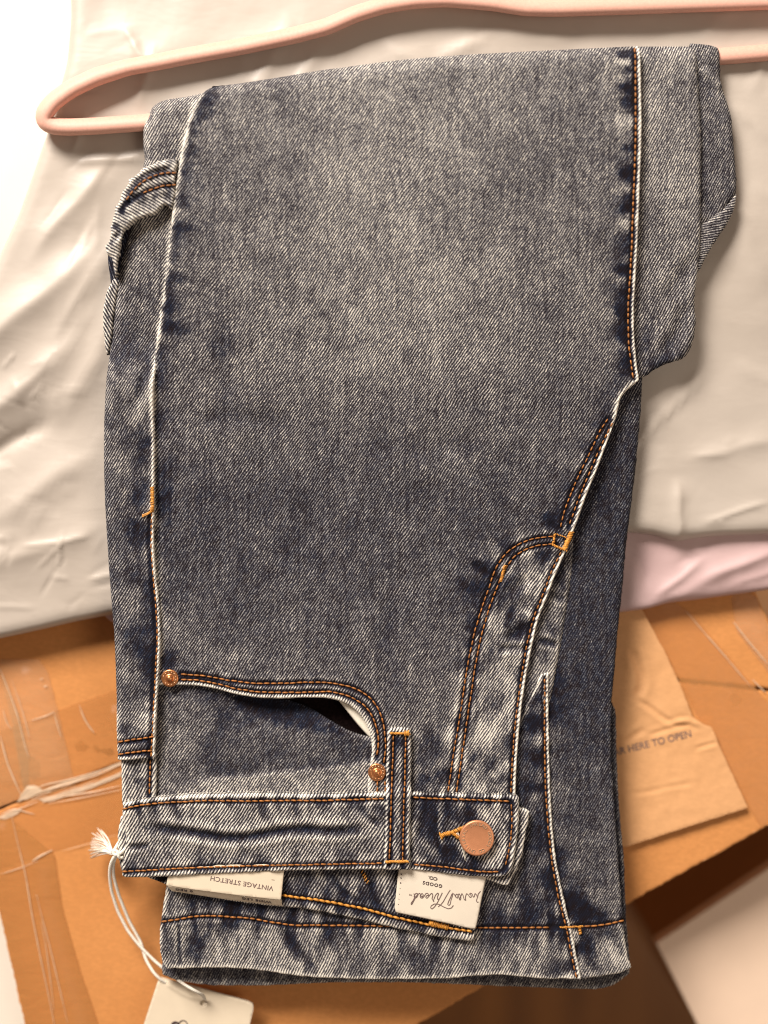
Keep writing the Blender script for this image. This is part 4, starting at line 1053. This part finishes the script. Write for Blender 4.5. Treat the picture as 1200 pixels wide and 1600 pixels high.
# --- belt loop
bl_l = [(605, 1140), (604, 1180), (603, 1240), (602, 1300), (600, 1340), (599, 1357)]; bl_r = [(643, 1139), (643, 1180), (642, 1240), (641, 1300), (641, 1357)]
bs1 = [(615, 1148), (613, 1200), (611, 1260), (610, 1310), (608, 1350)]; bs2 = [(634, 1150), (633, 1200), (631, 1260), (630, 1310), (629, 1356)]
def bl_ex(x, y, d, s): return 9.0 * sstep((y - 1225) / 16.0) + 2.5 * np.exp(-((y - 1242) / 14.0) ** 2) + 1.5 * np.exp(-((d - 5) / 5.0) ** 2), 0 * x
bl_o, bl_s, _ = panel('belt_loop', [(607, 1137), (625, 1136), (642, 1138)] + bl_r[1:] + [(620, 1358)] + bl_l[::-1], 13, M_denim_band, J, thick=10, rim=5, drop=16, inset_d=1, ang=57, fade=lambda x, y: 0.44 + 0.45 * (fbm(x / 9., y / 16., 161) - 0.5), wear=0.30, wear_w=5, jitter=0.4, coarse=4, fine=3,
      extra=bl_ex, grooves=[bs1, bs2], puckers=[(bs1, 0.18, 9, 14, 1.5, 0)], blobs=[(625, 1160, 14, 9, 0, -0.25)])
stitches(bs1, bl_s, bl_o, L=7.5, gap=2, r=1.25); stitches(bs2, bl_s, bl_o, L=7.5, gap=2, r=1.25)
bartack([(611, 1146), (640, 1146)], bl_s, bl_o, width=5.5, pitch=2.2, r=1.2, ang=35)
bartack([(633, 1146), (638, 1146)], bl_s, bl_o, width=9, pitch=2.0, r=1.5, lift=2.4)
bartack([(604, 1347), (637, 1346)], bl_s, bl_o, width=6.0, pitch=2.2, r=1.3, ang=40)

# --- button and rivets
def button(cx, cy):
    z0 = float(wb_s([(cx, cy)])[0])
    V, F = lathe(cx, cy, z0, [(9, -2), (9, 4), (24, 5), (26.2, 6), (27.2, 8), (27.0, 10), (25.6, 11.4), (23.8, 11.5), (22.5, 11.0), (12, 10.4), (0.5, 10.2)], 64, 1.03)
    a = Acc(); a.add(V, F)
    o = a.build('button', M_copper, J)
    s_ = "UNIVERSAL THREAD GOODS CO "
    A = Acc(); R = 18.7
    for i, ch in enumerate(s_):
        if ch == ' ': continue
        V, F, w = text_geo(ch, 5.0, 0.02)
        th = math.radians(96 + 360.0 * (i + 0.5) / len(s_))      # clockwise in the picture, starting at the bottom
        rad = np.array([math.cos(th), math.sin(th)]); tan = np.array([-rad[1], rad[0]])
        c = np.array([cx, cy]) + rad * R * np.array([1, 1.03])
        q = c + np.outer(V[:, 0] - w / 2, tan) + np.outer(V[:, 1], rad)
        n = len(q); VV = np.concatenate([np.column_stack([q, np.full(n, z0 + 11.6)]), np.column_stack([q, np.full(n, z0 + 10.4)])])
        FF = list(F); cnt = {(a_, b_) for f in F for a_, b_ in zip(f, f[1:] + f[:1])}
        FF += [(b_, a_, a_ + n, b_ + n) for (a_, b_) in cnt if (b_, a_) not in cnt]
        A.add(VV, FF)
    A.build('lettering', M_copper_letter, o, smooth=False)
    return o
button(745, 1309)
def rivet(cx, cy, surf, r=14.0):
    z0 = float(surf([(cx, cy)])[0])
    V, F = lathe(cx, cy, z0, [(r * 0.9, -3), (r, 1), (r * 0.97, 2.6), (r * 0.86, 3.2), (r * 0.6, 2.4), (r * 0.42, 2.2), (r * 0.38, 4.2), (r * 0.30, 6.4), (r * 0.16, 7.4), (0.2, 7.6)], 40)
    a = Acc(); a.add(V, F); o = a.build('rivet', M_copper_dark, J)
    A = Acc()
    for i in range(11):
        th = math.radians(i * 29 + 200); c = np.array([cx + r * 0.72 * math.cos(th), cy + r * 0.72 * math.sin(th)])
        V, F = sweep(np.array([[c[0] - math.sin(th) * 0.9, c[1] + math.cos(th) * 0.9, z0 + 2.9], [c[0] + math.sin(th) * 0.9, c[1] - math.cos(th) * 0.9, z0 + 2.9]]), 0.55, 5); A.add(V, F)
    A.build('embossing', M_copper_letter, o)
rivet(265, 1060, fp_s, 13.8); rivet(589, 1207, fp_s, 14.0)

# --- brand label sewn inside the waistband
def lab_ex(x, y, d, s): return 2.0 * np.sin((x - 600) / 40.0), 0 * x
lb_o, lb_s, _ = panel('brand_label', [(630, 1340), (622, 1362), (619, 1395), (616, 1421), (619, 1426), (660, 1434), (700, 1443), (736, 1452), (743, 1452), (745, 1446), (752, 1410), (762, 1360), (755, 1340)], 9, M_label, J, thick=2.2, rim=1.8, drop=5, inset_d=1, coarse=7, fine=5,
      fine_w=10, extra=lab_ex, wear=0, sigma=4, rc=1.5)
put_text("GOODS", 691.5, 1382.5, 661, 1376.5, 5.2, lb_s, M_ink, lb_o, offset=0.03, space=1.25)
put_text("CO.", 684, 1371.5, 669.5, 1368.5, 5.0, lb_s, M_ink, lb_o, offset=0.03)
put_text("TM", 644.5, 1397.5, 639.5, 1396.5, 2.6, lb_s, M_ink_soft, lb_o)
zc = lambda L: [(600 + x / 7.5, 1355 + y / 7.5) for x, y in L]
script = [[(775, 265), (752, 300), (722, 350), (692, 405), (662, 440), (634, 462)],
          [(640, 432), (700, 465), (750, 486), (790, 476), (812, 446)],
          [(640, 432), (590, 428), (552, 450), (544, 478), (562, 489), (596, 458), (630, 405), (660, 345), (682, 298)],
          [(664, 340), (645, 372), (626, 378), (624, 350), (640, 310), (632, 298), (606, 320), (588, 360), (574, 400), (588, 402), (560, 372), (572, 330), (564, 302), (545, 312), (520, 345), (500, 364), (486, 352), (500, 330), (524, 326), (512, 302), (490, 306)],
          [(490, 306), (468, 340), (448, 362), (424, 356), (424, 325), (446, 304), (462, 325), (440, 352), (430, 320), (420, 302), (402, 312)],
          [(402, 312), (388, 345), (366, 362), (350, 350), (358, 318), (380, 302), (396, 310), (370, 350), (348, 392), (330, 428), (318, 440), (316, 420), (340, 390), (362, 345), (358, 312), (345, 312)],
          [(806, 298), (800, 340), (782, 390), (776, 430), (760, 448), (744, 436), (756, 400), (780, 350), (796, 310), (820, 312)],
          [(820, 312), (840, 350), (862, 362), (872, 340), (856, 310), (838, 322), (842, 352), (862, 362), (866, 330), (880, 306), (890, 330), (902, 360), (888, 388), (880, 368), (900, 336), (912, 306)],
          [(912, 306), (926, 330), (938, 378), (958, 388), (952, 350), (966, 306), (984, 318), (1004, 352), (1022, 350), (1020, 322), (1000, 318), (1010, 300), (1032, 312), (1044, 350), (1056, 344), (1066, 305), (1082, 320), (1094, 352)],
          [(1094, 352), (1104, 310), (1122, 290), (1130, 280)], [(1094, 352), (1080, 392), (1092, 412), (1106, 404)], [(944, 386), (958, 372)]]
a = Acc()
for st in script:
    q = smooth_open(zc(st), 0.6, 0.7)
    V, F = sweep(np.column_stack([q, lb_s(q) + 0.35]), 0.62, 5); V[:, 2] = V[:, 2]; a.add(V, F)
a.build('lettering', M_ink_soft, lb_o, 'each')
a = Acc()
for i, (x, y) in enumerate([(625.3, 1366), (626.6, 1371.8), (626.2, 1379.5), (625.8, 1388), (623.5, 1397), (622.3, 1405), (621, 1413)]):
    x = 627.2 - (y - 1366) * 0.10; zz = float(lb_s([(x, y)])[0]) + 0.4
    V, F = lathe(x, y, zz, [(1.1 if i < 3 else 0.6, -0.3), (1.0 if i < 3 else 0.5, 0.3)], 8); a.add(V, F)
a.build('stitch_dots', M_ink, lb_o, 'each')

# ------------------------------------------------------------------ folded paper size tag
pt = empty('paper_size_tag', 0, 0, 0)
tag(pt, 'folded cream paper tag with upside down print tucked under the front waistband', 'tag')
def pt_ex(x, y, d, s): return 1.2 * np.sin((x - 250) / 60.0), 0 * x
p1, p1s, _ = panel('upper_face', [(265, 1350), (262, 1370), (259.5, 1384), (300, 1390), (370, 1399), (439, 1407), (441, 1390), (445, 1350)], 10, M_tag, pt, thick=1.6, rim=1.2, drop=2, inset_d=0.2, coarse=8, fine=5, fine_w=10, extra=pt_ex, wear=0, sigma=2, rc=0.8)
def pt_ex2(x, y, d, s):
    yl = np.interp(x, [259, 440], [1383, 1406]); return 1.2 * np.sin((x - 250) / 60.0) - 0.75 * np.clip(y - yl, 0, 30), 0 * x
p2, p2s, _ = panel('lower_face', [(259.5, 1382.5), (300, 1389), (370, 1398), (440, 1406), (440, 1418), (428, 1418), (350, 1408), (267, 1395)], 10, M_tag, pt, thick=1.2, rim=1.0, drop=1.6, inset_d=0.2, coarse=6, fine=3, fine_w=10, extra=pt_ex2, wear=0, sigma=2, rc=0.8)
put_text("VINTAGE STRETCH", 427.5, 1385.2, 329.5, 1368.6, 7.4, p1s, M_ink_soft, pt, offset=0.008, space=1.05)
put_text("WIDE LEG", 424.5, 1408.8, 378.5, 1402.2, 3.4, p2s, M_ink, pt, offset=0.02, space=1.15)
put_text("0 REG", 301.5, 1391.6, 274.5, 1388.2, 3.2, p2s, M_ink, pt, offset=0.02, space=1.1)
put_text("-", 429.5, 1373.5, 424.5, 1373.0, 5, p1s, M_ink_soft, pt)

# ------------------------------------------------------------------ hang tag with string
ht = empty('hang_tag', 0, 0, 0)
tag(ht, 'cream card hang tag on a white cotton string at the bottom left', 'tag')
ZT = -58.0
gtag = lambda x, y: 0 * x + ZT + 0.04 * (1600 - y)
hole = [(318 + 6.2 * math.cos(t), 1568 + 5.2 * math.sin(t)) for t in np.linspace(0, 2 * math.pi, 17)[:-1]]
def ht_ex(x, y, d, s):
    q = smooth_open([(264, 1539), (285, 1552), (303, 1560), (316, 1560)], 2, 4)
    dd, _, _ = near(np.stack([x, y], 1), q)
    return 1.6 * np.exp(-(dd / 2.6) ** 2), 0 * x
hc, hs, _ = panel('card', [(247, 1531), (251, 1528), (300, 1541), (388, 1565), (395, 1569), (396, 1576), (388, 1610), (366, 1700), (208, 1700), (224, 1602)], 0, M_tag, ht, thick=2.6, rim=1.2, drop=3, inset_d=0.1, coarse=9, fine=3.0, fine_w=36, ground=gtag, extra=ht_ex,
      holes=[hole], wear=0, sigma=2, rc=1.6)
a = Acc()
for cx, cy, r in ((274, 1603, 5.5), (286, 1601, 6.5)):
    th = np.linspace(0, 2 * np.pi, 25); q = np.column_stack([cx + r * np.cos(th), cy + r * np.sin(th)])
    V, F = sweep(np.column_stack([q, hs(q) + 0.3]), 0.8 if cx > 280 else 1.9, 6, False); a.add(V, F)
a.build('lettering', M_ink, ht, 'each')
def cord(path, r=1.55, pitch=9.0, plies=3, name='string'):
    p = np.array(path, float); q = smooth_open(p[:, :2], 1.2, 5.0)
    d0 = np.concatenate([[0], np.cumsum(np.hypot(*(np.diff(p[:, :2], axis=0).T)))]); dq = np.linspace(0, d0[-1], len(q))
    z = np.interp(dq, d0, p[:, 2]); z = np.convolve(np.pad(z, 8, mode='edge'), np.ones(17) / 17, mode='valid')
    t = np.gradient(q, axis=0); t /= np.maximum(np.hypot(t[:, 0], t[:, 1]), 1e-6)[:, None]; n = np.stack([-t[:, 1], t[:, 0]], 1)
    a = Acc()
    for k in range(plies):
        ph = dq * 2 * np.pi / pitch + k * 2 * np.pi / plies
        c = np.column_stack([q + n * (np.cos(ph) * r * 0.85)[:, None], z + np.sin(ph) * r * 0.85])
        V, F = sweep(c, r, 6); a.add(V, F)
    return a.build(name, M_string, ht, 'each')
cord([(184, 1332, 8), (177, 1340, 4), (172, 1352, -6), (171, 1368, -20), (174, 1392, -38), (184, 1424, -52), (200, 1455, -58), (218, 1478, -58), (242, 1502, -54), (266, 1522, -44), (290, 1540, -30), (308, 1550, -26), (320, 1556, -42), (320, 1562, -56)], 1.5)
cord([(182, 1336, 6), (177, 1348, -4), (177, 1368, -20), (186, 1400, -40), (202, 1440, -56), (220, 1472, -62), (228, 1500, -58), (240, 1520, -52), (252, 1532, -52), (262, 1537, -60), (275, 1545, -66)], 1.5)
# knot and loop through the waistband corner
cord([(196, 1326, 2), (188, 1334, 10), (180, 1338, 8), (175, 1334, 2), (179, 1327, 4), (186, 1330, 10), (184, 1342, 8), (192, 1340, 4)], 1.6, 8)
cord([(178, 1330, 2), (182, 1322, -2), (186, 1316, -10)], 1.6, 8)
a = Acc()
fr = random.Random(5)
for i in range(34):
    t = i / 33.0
    ang = math.radians(fr.gauss(0, 3) + (150 + 78 * t)); L = fr.uniform(34, 46) * (1 - 0.25 * abs(t - 0.1))
    x0, y0 = 176 + fr.uniform(-2, 2), 1333 + fr.uniform(-3, 3)
    ex, ey = x0 + L * math.cos(math.radians(205 - 68 * (t - 0.5) * 1.15 + fr.gauss(0, 3))) , y0 + L * math.sin(math.radians(205 - 68 * (t - 0.5) * 1.15)) 
    mx, my = (x0 + ex) / 2 + fr.uniform(-2, 2), (y0 + ey) / 2 - 5 + fr.uniform(-2, 2)
    q = smooth_open([(x0, y0), (mx, my), (ex, ey)], 2.5, 6)
    z = np.linspace(-8, -70 + fr.uniform(0, 12), len(q)) + 10 * np.sin(np.linspace(0, np.pi, len(q)))
    V, F = sweep(np.column_stack([q, z]), np.linspace(1.0, 0.75, len(q)), 5); a.add(V, F)
a.build('tassel', M_string, ht, 'each')
